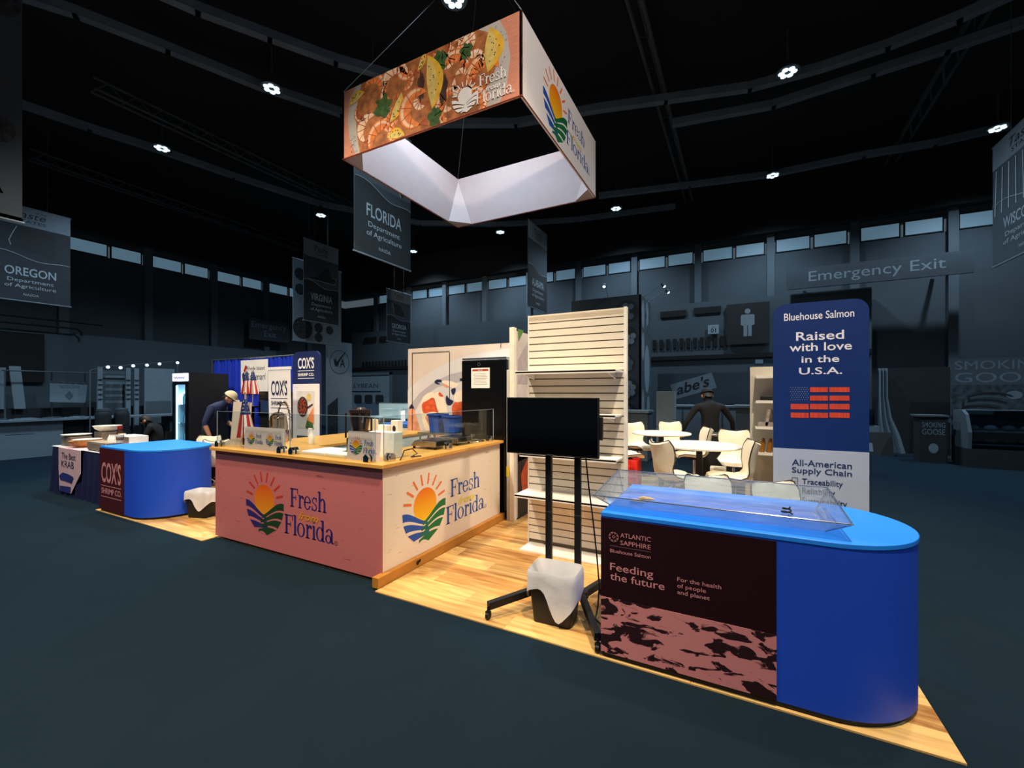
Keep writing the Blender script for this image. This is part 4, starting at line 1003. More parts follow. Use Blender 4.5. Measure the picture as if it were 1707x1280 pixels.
fff(rpan, .36 * SW_, .50 * SHh, .46, d, .52 * SW_, .79 * SW_, .56 * SHh, .145, .50 * SW_, .86 * SW_, .22 * SHh, .15)

# ================================================================== BAR TABLES AND STOOLS
m_leather = mat('cream_leather', '#f2e6cb', .4, var=.03, scale=5); m_pipe = mat('piping_dark', '#3a2c20', .5)
def bar_table(label, x, y, r):
    t = thing('bar_table', label, 'table', (x, y, 0))
    q = MB(); q.lathe([(r - .01, 1.03), (r, 1.04), (r, 1.05), (r - .006, 1.056), (0, 1.056)], 40); q.build('tabletop', mat('laminate_white', '#efe9dc', .35, var=.02), t, True)
    q = MB(); q.box(-.035, .035, -.035, .035, .02, 1.03); q.build('column', m_blackm, t)
    q = MB(); q.lathe([(.24, 0), (.24, .015), (.06, .03), (0, .03)], 28); q.build('foot', m_blackm, t, True)
    q = MB(); q.box(-.15, .15, -.15, .15, 1.015, 1.03); q.build('mount_plate', m_blackm, t)
bar_table('round white bar table nearest, behind the blue salmon counter', -.40, 5.77, .475)
bar_table('round white bar table farther back beside the slatwall', -1.06, 7.2, .45)
def make_stool(label, h, loc, rz, group='cream bar stools'):
    t = thing('bar_stool', label, 'stool', loc, rz, group)
    prof = [(-.245, -.035, .14), (-.235, -.005, .175), (-.18, .012, .2), (-.08, .006, .215), (.03, -.008, .215), (.11, .002, .20), (.165, .045, .175), (.19, .11, .165), (.197, .19, .185), (.205, .27, .205), (.222, .34, .205), (.245, .385, .18), (.25, .395, .16)]
    nv = 10; A_, B_ = [], []; n = len(prof)
    for i, (y, z, wd) in enumerate(prof):
        p, q_ = prof[max(i - 1, 0)], prof[min(i + 1, n - 1)]; ty, tz = q_[0] - p[0], q_[1] - p[1]; L_ = math.hypot(ty, tz); ny, nz = -tz / L_, ty / L_
        bk = min(1, max(0, (i - 4) / 4))
        for j in range(nv + 1):
            v = -1 + 2 * j / nv; c = .03 * v * v * (1 - bk) + .085 * v * v * bk; th = .024 * (1 - v ** 6 * .85) * (1 if 0 < i < n - 1 else .4)
            tuft = .004 * math.sin(v * PI * 3) * (1 if i % 2 else -1)
            px_, pz_ = y + ny * c, z + nz * c
            A_.append((v * wd, px_ + ny * (th + tuft), h + pz_ + nz * (th + tuft))); B_.append((v * wd, px_ - ny * th, h + pz_ - nz * th))
    w_ = nv + 1; o = n * w_; fs = []
    for i in range(n - 1):
        for j in range(nv):
            fs.append((i * w_ + j, i * w_ + j + 1, (i + 1) * w_ + j + 1, (i + 1) * w_ + j)); fs.append((o + i * w_ + j, o + (i + 1) * w_ + j, o + (i + 1) * w_ + j + 1, o + i * w_ + j + 1))
    edge = [j for j in range(w_)] + [i * w_ + nv for i in range(1, n)] + [(n - 1) * w_ + j for j in range(nv - 1, -1, -1)] + [i * w_ for i in range(n - 2, 0, -1)]
    for k in range(len(edge)): a, c = edge[k], edge[(k + 1) % len(edge)]; fs.append((a, c, o + c, o + a))
    q = MB(); q.add(A_ + B_, fs); q.build('seat_shell', m_leather, t, True)
    q = MB(); q.tube([(Vector(A_[k]) + Vector(B_[k])) / 2 for k in edge], .007, 6, True); q.build('piping', m_pipe, t, True)
    q = MB(); q.cyl((0, 0, .03), (0, 0, h - .03), .026, n=14); q.build('column', m_chrome, t, True)
    q = MB(); q.lathe([(.205, 0), (.205, .012), (.08, .03), (.03, .06), (.026, .06)], 28); q.build('base', m_chrome, t, True)
    q = MB(); q.box(-.1, .1, -.1, .1, h - .05, h - .028); q.build('seat_plate', m_blackm, t)
    q = MB(); q.tube([(.13 * math.sin(a), -.06 - .13 * math.cos(a), h * .38) for a in [-1.9 + 3.8 * k / 14 for k in range(15)]], .01, 6); q.tube([(0, 0, h * .38), (0, -.19, h * .38)], .008, 6); q.build('footrest', m_chrome, t, True)
    return t
def face(dx, dy): return math.atan2(dx, -dy)
RVx, FVx = (.886, .463), (-.463, .886)
def fdir(r_, f_): return face(RVx[0] * r_ + FVx[0] * f_, RVx[1] * r_ + FVx[1] * f_)
st = make_stool('cream bar stool in front of the nearest bar table, facing right', .75, (-.62, 5.08, 0), fdir(.95, .25))
for lab, x, y, rz in (('cream bar stool right of the nearest bar table, facing left', -.02, 5.33, fdir(-.95, .3)), ('cream bar stool behind the nearest bar table, facing the aisle', -.02, 6.62, fdir(-.45, -.85)),
                      ('cream bar stool between the two bar tables, facing left', -.55, 6.98, fdir(-1, .15)), ('cream bar stool behind the far bar table, facing the aisle', -1.48, 7.62, fdir(.35, -.9)),
                      ('cream bar stool half hidden by the slatwall edge, facing right', -1.50, 6.52, fdir(.95, .1)), ('cream bar stool farthest back behind the far bar table', -1.0, 8.05, fdir(-.1, -1))):
    clone(st, (x, y, 0), rz, lab)
s2 = make_stool('low cream bar stool behind the clear tray, centre one', .53, (-.17, 4.06, 0), fdir(-.1, -1))
for lab, x, y, rz in (('low cream bar stool behind the clear tray, in front of the salmon banner', .36, 4.03, fdir(.05, -1)), ('low cream bar stool behind the far blue counter beside the bin', -7.40, 3.95, fdir(-.3, .9)),
                      ('low cream bar stool behind the far blue counter, left one', -7.98, 4.0, fdir(.1, -1))):
    clone(s2, (x, y, 0), rz, lab)
# red crate
b = MB(); b.box(-.22, .22, -.16, .16, 0, .012); b.box(-.22, -.205, -.16, .16, .012, .6); b.box(.205, .22, -.16, .16, .012, .6); b.box(-.205, .205, -.16, -.145, .012, .6); b.box(-.205, .205, .145, .16, .012, .6)
tag(b.build('red_crate', mat('crate_red', '#e0281c', .5), loc=(-1.62, 7.3 - .1, 0), bevel=.006), 'bright red open crate on the floor behind the slatwall', 'crate')
# dark case with shiny top on a trolley
r = thing('equipment_case', 'black equipment case with silver edges behind the nearest bar table', 'case', (-.17, 7.75, 0))
q = MB(); q.box(-.30, .30, -.2, .2, .08, 1.0); q.build('case', m_blackm, r, bevel=.01)
q = MB(); q.box(-.31, .31, -.21, .21, 1.0, 1.03); q.build('lid', m_steel2, r, bevel=.004)
for sx in (-.25, .25):
    for sy in (-.15, .15):
        q = MB(); q.cyl((sx - .015, sy, .035), (sx + .015, sy, .035), .035, n=12); q.box(sx - .02, sx + .02, sy - .02, sy + .02, .05, .08); q.build('caster', m_blackm, r)
# cardboard cartons with arrows
m_carton = mat('carton_white', '#e8dac0', .7, var=.05)
for k, (x, y, sx, sz, lab) in enumerate(((-.24, 7.2, .22, .55, 'white shipping carton with black arrow under the far table edge'), (.44, 5.08, .3, .5, 'white shipping carton with black arrow beside the shelf unit'))):
    r = thing('carton', lab, 'box', (x, y, 0)); q = MB(); q.box(-sx / 2, sx / 2, 0, sx, 0, sz); q.build('body', m_carton, r, bevel=.004)
    q = MB(); q.flat([(-.03, sz * .72), (.03, sz * .72), (0, sz * .72 + .05)], -.002); q.flat([(-.04, sz * .72 + .07), (.04, sz * .72 + .07), (.04, sz * .72 + .08), (-.04, sz * .72 + .08)], -.002); q.build('arrow_print', m_blackm, r)
    q = MB(); q.box(-sx / 2 - .001, sx / 2 + .001, sx / 2 - .03, sx / 2 + .03, sz - .002, sz + .001); q.build('tape', mat('tape_tan', '#c9b48c', .4), r)
# second display panel with shelves
r = thing('shelf_unit', 'grey slatwall unit with white brochure shelves behind the salmon banner', 'display stand', (.15, 5.8, 0))
q = MB(); q.box(0, .95, 0, .04, 0.02, 2.0); q.build('back_panel', mat('panel_greige', '#b9b2a4', .6), r)
q = MB(); q.box(0, .95, -.25, .25, 0, .02); q.build('base', m_shelf, r)
shv = []
for z in (1.86, 1.58, 1.29, 1.0):
    q = MB(); q.box(.05, .93, -.28, 0, z, z + .015); q.box(.05, .93, -.29, -.278, z, z + .03); shv.append(q.build('shelf', m_shelf, r))
m_broch = mat('brochure_grey', '#a89a90', .6, var=.3, scale=20)
b = MB(); b.box(.25, .52, 5.60, 5.74, 1.595, 1.66); tag(b.build('card_reader', m_blackm, bevel=.008), 'black device on the second shelf behind the salmon banner', 'device')
for k, (x, a) in enumerate(((.30, .25), (.40, -.2))):
    b = MB(); b.box(-.012, .012, -.1, .1, 0, .2); o = b.build('brochure_pack', m_broch, loc=(x, 5.63, 1.312)); o.rotation_euler = (0, a * .6, 0); tag(o, ('leaning brochure pack on the third shelf, left one', 'leaning brochure pack on the third shelf, right one')[k], 'brochure')
b = MB(); b.box(.22, .5, 5.53, 5.535, 1.32, 1.37); b.box(.22, .5, 5.51, 5.53, 1.32, 1.328); tag(b.build('brochure_tray', m_broch), 'flat brochure tray at the front of the third shelf', 'tray')
m_amber = mat('amber_glass', '#8a5a1c', .2)
for k in range(4):
    b = MB(); b.tube([(0, 0, 0), (.015, 0, .10), (.02, 0, .16)], [.026, .026, .012], 10); o = b.build('spice_bottle', m_amber, loc=(.26 + .07 * k, 5.63, 1.022), smooth=True)
    tag(o, ('first', 'second', 'third', 'fourth')[k] + ' slanted amber bottle from the left on the lowest brochure shelf', 'bottle', 'amber bottles on the lowest shelf')

# ================================================================== LEFT SIDE OF THE BOOTH
# glass-door merchandiser
mf = thing('drinks_fridge', 'tall black glass-door drinks fridge with a lit white header', 'fridge', (-10.35, 4.6, 0))
q = MB(); q.box(0, .04, .03, .79, .02, 2.1); q.box(.52, .56, .03, .79, .02, 2.1); q.box(.04, .52, .75, .79, .02, 2.1); q.box(.04, .52, .03, .75, .02, .25); q.box(.04, .52, .03, .75, 2.06, 2.1); q.build('cabinet', m_blackm, mf)
q = MB(); q.box(.01, .55, -.01, .03, 1.93, 2.09); hd = q.build('header', glow('header_glow', '#d9d6f2', 1.3), mf)
q = MB(); q.tube([(.08 + .4 * t / 30, -.013, 2.0 + .022 * math.sin(t * 1.1)) for t in range(31)], .006, 5); q.build('script_print', mat('header_text', '#8a86b0', .5), hd)
q = MB(); q.box(.06, .5, .0, .006, .27, 1.88); q.build('door_glass', clear('fridge_glass', '#cfe4ee', .12), mf)
q = MB(); q.box(.0, .06, -.008, .03, .25, 1.92); q.box(.5, .56, -.008, .03, .25, 1.92); q.box(.06, .5, -.008, .03, 1.86, 1.92); q.box(.06, .5, -.008, .03, .2, .27); q.build('door_frame', m_black, mf)
q = MB(); q.box(.062, .09, .03, .05, .3, 1.84); q.build('light_strip', glow('strip_glow', '#d4ecff', 6), mf)
for z in (.55, 1.5):
    l = bpy.data.lights.new('fridge_light', 'POINT'); l.energy = 26; l.color = (.75, .92, 1.0); l.shadow_soft_size = .04
    lo = bpy.data.objects.new('fridge_light', l); sc.collection.objects.link(lo); lo.parent = mf; lo.location = (.12, .2, z)
q = MB(); q.box(.045, .515, .7, .745, .27, 2.05); q.build('lit_back', mat('fridge_liner', '#dcebf2', .5), mf)
q = MB(); q.box(.0405, .046, .055, .7, .27, 2.05); q.build('side_liner', MATS['fridge_liner'], mf)
m_b1, m_b2, m_b3 = mat('bottle_teal', '#7fb4c0', .3), mat('bottle_clear', '#cfe0e4', .25), mat('bottle_green', '#6fae6a', .3)
for z in (.3, .68, 1.06, 1.44):
    q = MB(); q.box(.045, .515, .06, .7, z, z + .012); shf = q.build('shelf', m_chrome, mf)
    for k in range(5):
        b = MB(); b.lathe([(.032, 0), (.034, .01), (.034, .13), (.014, .19), (.014, .22), (0, .22)], 10, (-10.22 + .085 * k, 4.75, z + .012))
        tag(b.build('drink_bottle', (m_b1, m_b2, m_b3, m_b2, m_b1)[k], smooth=True), ('left', 'second', 'middle', 'fourth', 'right')[k] + ' bottle on the ' + {.3: 'lowest', .68: 'second', 1.06: 'third', 1.44: 'top'}[z] + ' shelf inside the lit drinks fridge', 'bottle', 'bottles in the drinks fridge')
# drape
dp = MB(); nx = 220; rows_ = []
for j, z in enumerate((0.0, .6, 1.2, 1.8, 2.3, 2.44)):
    rows_ += [(-10.87 + 3.0 * i / nx, 5.64 + .028 * math.sin(i * .62) * (1.1 if j < 4 else .7) + .012 * math.sin(i * .23 + j * .3), z) for i in range(nx + 1)]
dp.add(rows_ + [(x, y + .006, z) for x, y, z in rows_], [(j * (nx + 1) + i, j * (nx + 1) + i + 1, (j + 1) * (nx + 1) + i + 1, (j + 1) * (nx + 1) + i) for j in range(5) for i in range(nx)] + [(6 * (nx + 1) + (j + 1) * (nx + 1) + i, 6 * (nx + 1) + (j + 1) * (nx + 1) + i + 1, 6 * (nx + 1) + j * (nx + 1) + i + 1, 6 * (nx + 1) + j * (nx + 1) + i) for j in range(5) for i in range(nx)])
dr_ = thing('pipe_and_drape', 'royal blue pleated drape hanging from a pipe at the booth back', 'drape', (0, 0, 0))
dp.build('cloth', mat('drape_blue', '#1230b4', .45, var=.06), dr_, True)
b = MB(); b.cyl((-10.9, 5.645, 2.45), (-7.85, 5.645, 2.45), .02, n=10); b.build('cross_pipe', m_steel2, dr_)
for x in (-10.9, -7.85):
    b = MB(); b.cyl((x, 5.645, .02), (x, 5.645, 2.47), .022, n=10); u_ = b.build('upright', m_steel2, dr_); b = MB(); b.box(x - .15, x + .15, 5.55, 5.75, 0, .015); b.build('foot', m_steel2, u_)
# calamari poster
r = thing('poster', 'white poster with red and blue squid mark hung on the blue drape', 'poster', (-9.66, 5.58, 1.70))
q = MB(); q.plate([(0, 0), (.95, 0), (.95, .70), (0, .70)], 0, .01); c = q.build('sheet', m_white, r)
text(c, 'Rhode Island', .22, .48, .085, mat('poster_navy', '#22305c', .6), w=.62, align='L', y=-.003); text(c, 'Calamari', .20, .27, .14, MATS['poster_navy'], w=.68, align='L', y=-.003, shear=.1); text(c, 'Fresh', .42, .1, .06, MATS['poster_navy'], y=-.003)
q = MB(); q.flat([(.10, .47), (.17, .60), (.24, .56), (.16, .44)], -.003); q.build('squid_print', m_fr, c); q = MB(); q.flat([(.09, .12), (.05, .40), (.13, .45), (.19, .15)], -.003); q.build('tentacle_print', MATS['poster_navy'], c)
b = MB(); b.box(-.08, .08, -.06, .06, 0, 1.40); b.box(-.2, .2, -.16, .16, 1.40, 1.43); b.box(-.22, .22, -.18, .18, 0, .03)
tag(b.build('display_plinth', m_black, loc=(-8.55, 5.1, 0), bevel=.005), 'slim black plinth carrying the fanned flags', 'plinth')
for k, sg in enumerate((-1, 1)):
    flag('flag', ('small national flag in a fan on the black plinth, left one', 'small national flag in a fan on the black plinth, right one')[k], (-8.55 + sg * .10, 5.1, 1.43), 0, ((-.03, .68), (.05, .68), (.06 + .10 * max(sg, 0) + .08, .24), (-.10 - .08 * max(-sg, 0), .24)), 9, pole=[(0, .01, 0), (.0, .012, .70)])
# black grill cabinet behind
r = thing('oven', 'black countertop oven on a black stand before the blue drape', 'oven', (-7.55, 5.2, 0))
q = MB(); q.box(-.4, .4, -.25, .3, 0.05, 1.25); q.build('stand', m_blackm, r); q = MB(); q.box(-.42, .42, -.27, .32, 1.25, 1.72); q.build('body', m_black, r, bevel=.01)
q = MB(); q.box(-.34, .34, -.285, -.268, 1.32, 1.55); q.build('window', mat('oven_glass', '#2a3a58', .15), r); q = MB(); q.tube([(-.3, -.31, 1.6), (.3, -.31, 1.6)], .012, 8); q.build('handle', m_chrome, r)
q = MB(); q.box(-.36, .36, -.2, .25, 0, .05); q.build('foot', m_blackm, r)
# white company pull-up + navy company stand
r = thing('pull_up_banner', 'white shrimp company pull-up banner with navy scalloped foot, slightly tilted', 'banner', (-6.70, 4.3, 0))
q = MB(); q.box(.0, .62, -.06, .06, 0, .07); q.build('cassette', m_steel2, r, bevel=.01)
q = MB(); q.plate([(.08, .07), (.60, .07), (.555, 2.10), (.0, 2.07)], -.004, .004); c = q.build('fabric', mat('pullup_cream', '#efe8df', .55, var=.02), r)
q = MB(); q.tube([(.3, .03, .05), (.28, .03, 2.07)], .01, 6); q.build('pole', m_steel2, r); q = MB(); q.box(-.005, .565, -.01, .012, 2.06, 2.105); q.build('top_bar', m_white, r)
m_ink = mat('cox_navy', '#1b1f4e', .5)
text(c, "COX'S", .29, 1.66, .22, m_ink, w=.40, bold=.015, y=-.008); text(c, 'SHRIMP CO.', .295, 1.50, .06, m_ink, w=.41, bold=.02, y=-.008)
q = MB()
for z in (1.60, 1.45): q.flat([(.08, z), (.5, z), (.5, z + .008), (.08, z + .008)], -.008)
q.build('rule', m_ink, c)
text(c, 'SUSTAINABLE HARVEST', .30, 1.34, .03, m_ink, w=.42, y=-.008); text(c, 'IN THE U.S.A.', .31, 1.28, .03, m_ink, w=.30, y=-.008)
q = MB(); q.flat([(.088, .08), (.60, .08), (.585, 1.14)] + [(.585 - .52 * (k / 36), 1.14 - .035 * abs(math.sin(k / 36 * PI * 6))) for k in range(1, 36)] + [(.064, 1.14)], -.006); q.build('scallop_print', m_ink, c)
text(c, 'WILD CAUGHT', .33, .95, .05, m_white, w=.42, y=-.009)
CY2 = 4.7
cx0, cx1, chh = -6.65, -5.98, 2.36
r = thing('banner_stand', 'navy and white shrimp company banner stand with pan photo, rounded top corner', 'banner', (cx0, CY2, 0)); wd = cx1 - cx0
fb2 = panel('fabric', mat('cox_banner_navy', '#1a2858', .5, var=.03), r, wd, chh, .035, (0, 0, .02), 0, rrect(0, wd, 0, chh, .12, 6, (1, 1, 0, 0)))
q = MB(); q.box(.1, wd - .1, -.12, .16, 0, .02); q.build('foot_plate', m_steel2, r)
lw = panel('lower_print', grainmat('whitewash_print', '#ece4e2', '#cfc2c0'), fb2, wd, 1.82, .002, (0, -.002, 0))
text(fb2, "COX'S", wd / 2, 2.08, .17, m_white, w=.40, bold=.02); text(fb2, 'SHRIMP CO.', wd / 2, 1.95, .05, m_white, w=.40, bold=.02)
q = MB()
for z in (2.035, 1.91): q.flat([(.13, z), (.54, z), (.54, z + .008), (.13, z + .008)], -.003)
q.build('rule', m_white, fb2)
ph = panel('pan_photo', mat('photo_pale', '#d6d0cc', .6, var=.1), lw, .44, .62, .002, (.11, -.003, 1.08))
q = MB(); q.flat(circ(.15, .36, .13, .17), -.002); q.flat([(.26, .36), (.40, .42), (.41, .39), (.27, .32)], -.002); q.build('pan_print', m_sdk, ph)
q = MB()
for k in range(9): a = k * 2 * PI / 9; ring(q, .15 + .065 * math.cos(a), .36 + .09 * math.sin(a), .04, .05, .02, .02, math.degrees(a), math.degrees(a) + 200, -.004, 8)
q.build('shrimp_print', m_claw2, ph); q = MB(); q.flat([(.25, .15), (.42, .37), (.43, .08), (.3, .04)], -.002); q.build('cloth_print', m_shr, ph); q = MB(); q.flat(circ(.31, .52, .06), -.002); q.build('bowl_print', m_lem2, ph); q = MB(); q.flat([(.22, .02), (.26, .14), (.40, .1), (.42, .0), (.25, .0)], -.003); q.build('herb_print', m_pars, ph)
ph2 = panel('sea_photo', mat('photo_teal', '#33465a', .6, var=.3, scale=8), lw, .44, .60, .002, (.11, -.003, .36))
# navy cloth table
m_cloth = mat('navy_cloth', '#10133f', .75, var=.1)
tb = thing('draped_table', 'long table under a navy cloth with a pink-white runner', 'table', (-10.55, 2.90, 0))
TL, TD = 2.12, .72
def skirt(n, x0, y0, x1, y1):
    return [(x0 + (x1 - x0) * i / n, y0 + (y1 - y0) * i / n) for i in range(n)]
loop = skirt(60, 0, 0, TL, 0) + skirt(20, TL, 0, TL, TD) + skirt(60, TL, TD, 0, TD) + skirt(20, 0, TD, 0, 0); n = len(loop); rows_ = []
for z, amp, fl in ((.762, 0, 0), (.74, .002, .004), (.5, .012, .012), (.2, .022, .022), (CZ, .03, .03)):
    for i, (x, y) in enumerate(loop):
        cx_, cy_ = x - TL / 2, y - TD / 2; dx = (1 if x >= TL - 1e-6 else -1 if x <= 1e-6 else 0); dy = (1 if y >= TD - 1e-6 else -1 if y <= 1e-6 else 0)
        off = fl + amp * math.sin(i * 1.05); rows_.append((x + dx * off, y + dy * off, z))
q = MB(); q.add(rows_, [(j * n + i, (j + 1) * n + i, (j + 1) * n + (i + 1) % n, j * n + (i + 1) % n) for j in range(4) for i in range(n)] + [tuple(range(n))]); q.build('cloth', m_cloth, tb, True)
q = MB(); q.box(.02, TL - .02, .02, TD - .02, .70, .755); q.build('tabletop', m_white, tb)
for x in (.1, TL - .1):
    for y in (.1, TD - .1):
        q = MB(); q.cyl((x, y, CZ), (x, y, .70), .016, n=8); q.build('leg', m_steel2, tb)
q = MB(); q.box(-.02, TL + .01, -.012, TD * .9, .764, .769); q.build('table_paper', m_white, tb)
m_run = mat('runner_rose', '#e3b4b4', .7, var=.05)
q = MB(); q.box(.42, 1.30, -.05, -.044, .40, .77); q.add([(.42, -.05, .40), (1.30, -.05, .40), (.95, -.055, .05), (.48, -.055, .05), (.42, -.044, .40), (1.30, -.044, .40), (.95, -.049, .05), (.48, -.049, .05)], [(0, 1, 2, 3), (7, 6, 5, 4), (0, 4, 5, 1), (1, 5, 6, 2), (2, 6, 7, 3), (3, 7, 4, 0)]); q.box(.42, 1.30, -.05, .5, .7695, .773)
rn = q.build('runner', m_run, tb)
text(rn, 'The Best', .84, .60, .1, m_ink, w=.56, y=-.054); text(rn, 'KRAB', .80, .46, .11, m_ink, w=.5, y=-.054)
q = MB(); q.flat([(.47, .30), (.62, .37), (.85, .36), (1.06, .33), (.98, .22), (.7, .24), (.52, .24)], -.060); q.flat([(.50, .14), (.95, .16), (.93, .05), (.5, .05)], -.060); q.build('crab_print', mat('crab_blue', '#2b2f74', .6), rn)
# table ware
m_bowl = mat('cream_bowl', '#ece4d2', .35, var=.03); m_wick = mat('wicker', '#c08a4a', .7, var=.4, scale=40, bump=.8)
def bowl(name, label, loc, r, h, m, rim=.008):
    b = MB(); b.lathe([(r * .45, 0), (r * .5, .006), (r * .85, h * .55), (r, h), (r - rim, h), (r * .82, h * .55), (r * .42, .014), (0, .012)], 28); return tag(b.build(name, m, loc=loc, smooth=True), label, 'basket' if 'basket' in name else 'bowl')
b = MB(); b.box(-.2, .2, -.14, .14, 0, .16); tag(b.build('tray_box', mat('greige_box', '#7a6b5c', .7, var=.15), loc=(-10.28, 3.12, .772), bevel=.006), 'greyish brown box carrying a cream plate at the table end', 'box')
bowl('serving_plate', 'shallow cream plate on the brown box', (-10.28, 3.12, .932), .2, .035, m_bowl)
bowl('bread_basket', 'wicker bread basket on the white runner', (-9.82, 3.1, .774), .22, .11, m_wick)
bowl('serving_plate', 'cream plate resting in the wicker basket', (-9.84, 3.12, .862), .19, .04, m_bowl)
b = MB(); b.box(-.16, .16, -.13, .13, 0, .22); tag(b.build('tray_box', MATS['greige_box'], loc=(-10.06, 3.46, .772), bevel=.006), 'greyish brown box lifting the round cream bowl', 'box')
bowl('serving_bowl', 'deep round cream bowl standing highest on the table', (-10.06, 3.46, .992), .2, .11, m_bowl)
r = thing('white_stand', 'small white cut-out letter stand on the runner', 'stand', (-9.42, 3.05, .774))
q = MB(); q.box(-.1, .1, -.03, .03, 0, .012); q.build('foot', m_white, r)
for k in range(3): q = MB(); ring(q, -.065 + .065 * k, .055, .032, .045, .014, .014, 0, 360, 0); q.plate(circ(-.065 + .065 * k, .1, .022, n=12), -.006, .006); q.build('letter', m_white, r)
for k, (x, y, rr, hh, mm, lab) in enumerate(((-9.50, 3.36, .075, .2, 'glassware', 'clear glass jar beside the red-topped jar'), (-9.38, 3.42, .06, .22, 'cream_cup', 'cream cup next to the tall jar'))):
    b = MB(); b.lathe([(rr * .8, 0), (rr, .01), (rr, hh * .8), (rr * .85, hh), (rr * .75, hh), (rr * .9, hh * .8), (rr * .9, .02), (0, .02)], 18)
    tag(b.build('jar', mat(mm, '#b9a99a' if k == 0 else '#e6dccb', .2), loc=(x, y, .772), smooth=True), lab, 'jar')
r = thing('sauce_bottle', 'brown bottle with red cap between the bowls', 'bottle', (-9.68, 3.50, .772)); q = MB(); q.lathe([(.05, 0), (.055, .01), (.055, .2), (.03, .26), (.03, .28)], 16); q.build('bottle', mat('brown_glass', '#4a2c20', .25), r, True); q = MB(); q.cyl((0, 0, .28), (0, 0, .34), .036); q.build('cap', mat('cap_red', '#8a1a1c', .4), r, True)
b = MB(); b.box(-.22, .22, -.1, .1, 0, .19); tag(b.build('carton', mat('carton_grey', '#8d7d70', .7, var=.2), loc=(-9.08, 3.43, .772), bevel=.005), 'grey-brown carton under the white sheet on the table', 'box')
b = MB(); b.box(-.23, .28, -.13, .13, 0, .012); b.box(.27, .28, -.13, .13, -.12, 0); tag(b.build('white_sheet', m_white, loc=(-9.08, 3.43, .962)), 'white folded sheet lying over the grey carton', 'sheet')
r = thing('wire_rack', 'long low rack of napkin cones beside the blue counter', 'rack', (-8.95, 3.0, .772))
q = MB(); q.box(-.28, .42, -.08, .12, .13, .145); q.build('deck', mat('rack_wood', '#a89078', .6), r)
for sx in (-.26, .4):
    q = MB(); q.box(sx - .008, sx + .008, -.07, .11, 0, .13); q.build('leg', m_steel2, r)
q = MB(); q.box(-.27, .41, -.079, -.07, .02, .12); q.build('skirt_board', mat('rack_board', '#8c7868', .6, var=.2), r)
for k in range(4):
    b = MB(); b.lathe([(.035, 0), (.028, .05), (.004, .11), (0, .112)], 12); tag(b.build('napkin_cone', m_white, loc=(-8.82 + .075 * k, 3.06, .917), smooth=True), ('first', 'second', 'third', 'last')[k] + ' white napkin cone from the left on the low rack', 'napkin', 'napkin cones on the rack')
r = thing('printed_cup', 'white cup with brown print at the rack end', 'cup', (-8.49, 3.07, .917)); q = MB(); q.lathe([(.042, 0), (.052, .12), (.048, .12), (.04, .006), (0, .006)], 20); q.build('cup', m_white, r, True); q = MB(); q.lathe([(.0465, .04), (.0505, .09)], 20); q.build('print_band', mat('print_brown', '#8a7058', .6, var=.5, scale=30), r, True)
# white ice chest style counters lit inside the booth, left-middle back
m_cw = mat('case_white', '#eeeae0', .4, var=.03)
r = thing('display_case', 'white glass display case with lit strip behind the kitchen counter', 'display case', (-7.4, 6.75, 0))
q = MB(); q.box(0, 2.1, 0, .7, 0.0, .86); q.build('base_cabinet', m_cw, r, bevel=.01)
q = MB(); q.box(0, 2.1, 0, .008, .86, 1.46); q.box(0, 2.1, .0, .7, 1.46, 1.468); q.box(2.092, 2.1, .008, .7, .86, 1.46); q.build('glass', clear('case_glass', '#dfeaf0', .1), r)
q = MB(); q.box(.02, 2.08, .05, .68, 1.15, 1.165); q.build('shelf', m_cw, r); q = MB(); q.box(2.04, 2.075, .02, .05, .87, 1.45); q.build('light_strip', MATS['strip_glow'], r); q = MB(); q.box(0, 2.1, .68, .7, .86, 1.46); q.build('rear_panel', m_cw, r)
for k, (x, z, sx, sz) in enumerate(((.5, .862, .3, .2), (.95, .862, .22, .25), (1.45, .862, .35, .2), (.7, 1.167, .3, .18), (1.25, 1.167, .25, .22), (1.7, 1.167, .22, .16))):
    b = MB(); b.box(-sx / 2, sx / 2, -.1, .1, 0, sz * .8); b.box(-sx / 2 - .008, sx / 2 + .008, -.108, .108, sz * .8, sz); tag(b.build('white_carton', m_wpaper, loc=(-7.4 + x, 7.05, z), bevel=.005), ('left', 'middle', 'right')[k % 3] + ' white carton on the ' + ('floor' if k < 3 else 'upper shelf') + ' of the glass display case', 'box', 'cartons in the display case')
r = thing('chest_freezer', 'white chest freezer with blue rim left of the crab mural', 'freezer', (-5.95, 6.1, 0)); q = MB(); q.box(0, 1.1, 0, .6, .0, 1.05); q.build('body', m_cw, r, bevel=.01); q = MB(); q.box(-.01, 1.11, -.01, .61, 1.05, 1.12); q.build('blue_rim', mat('rim_blue', '#3a6fd0', .4), r, bevel=.01)
for k in range(2):
    b = MB(); b.plate([(0, 0), (.11, 0), (.11, .22), (0, .22)], 0, .006); o = b.build('price_card', m_white, loc=(-5.75 + .22 * k, 6.35, 1.122)); o.rotation_euler = (-.2, -.25, 0); tag(o, ('white price card standing on the blue freezer rim, left one', 'white price card standing on the blue freezer rim, right one')[k], 'card')
for k, (x, sx, sz, lab) in enumerate(((-5.28, .16, .2, 'beige box on the left counter arm beside the navy banner'), (-5.0, .2, .12, 'low white folded pack on the left counter arm'), (-4.75, .14, .2, 'white box with dark print on the left counter arm'))):
    b = MB(); b.box(-sx / 2, sx / 2, -.06, .06, 0, sz); o = tag(b.build('counter_box', (mat('box_beige', '#d8c8a8', .6), m_wpaper, m_wpaper)[k], loc=(x, 5.15, 1.06), bevel=.006), lab, 'box')
    if k == 2: q = MB(); q.flat(circ(0, .07, .035, .05), -.0625); q.build('dark_print', m_blackm, o)

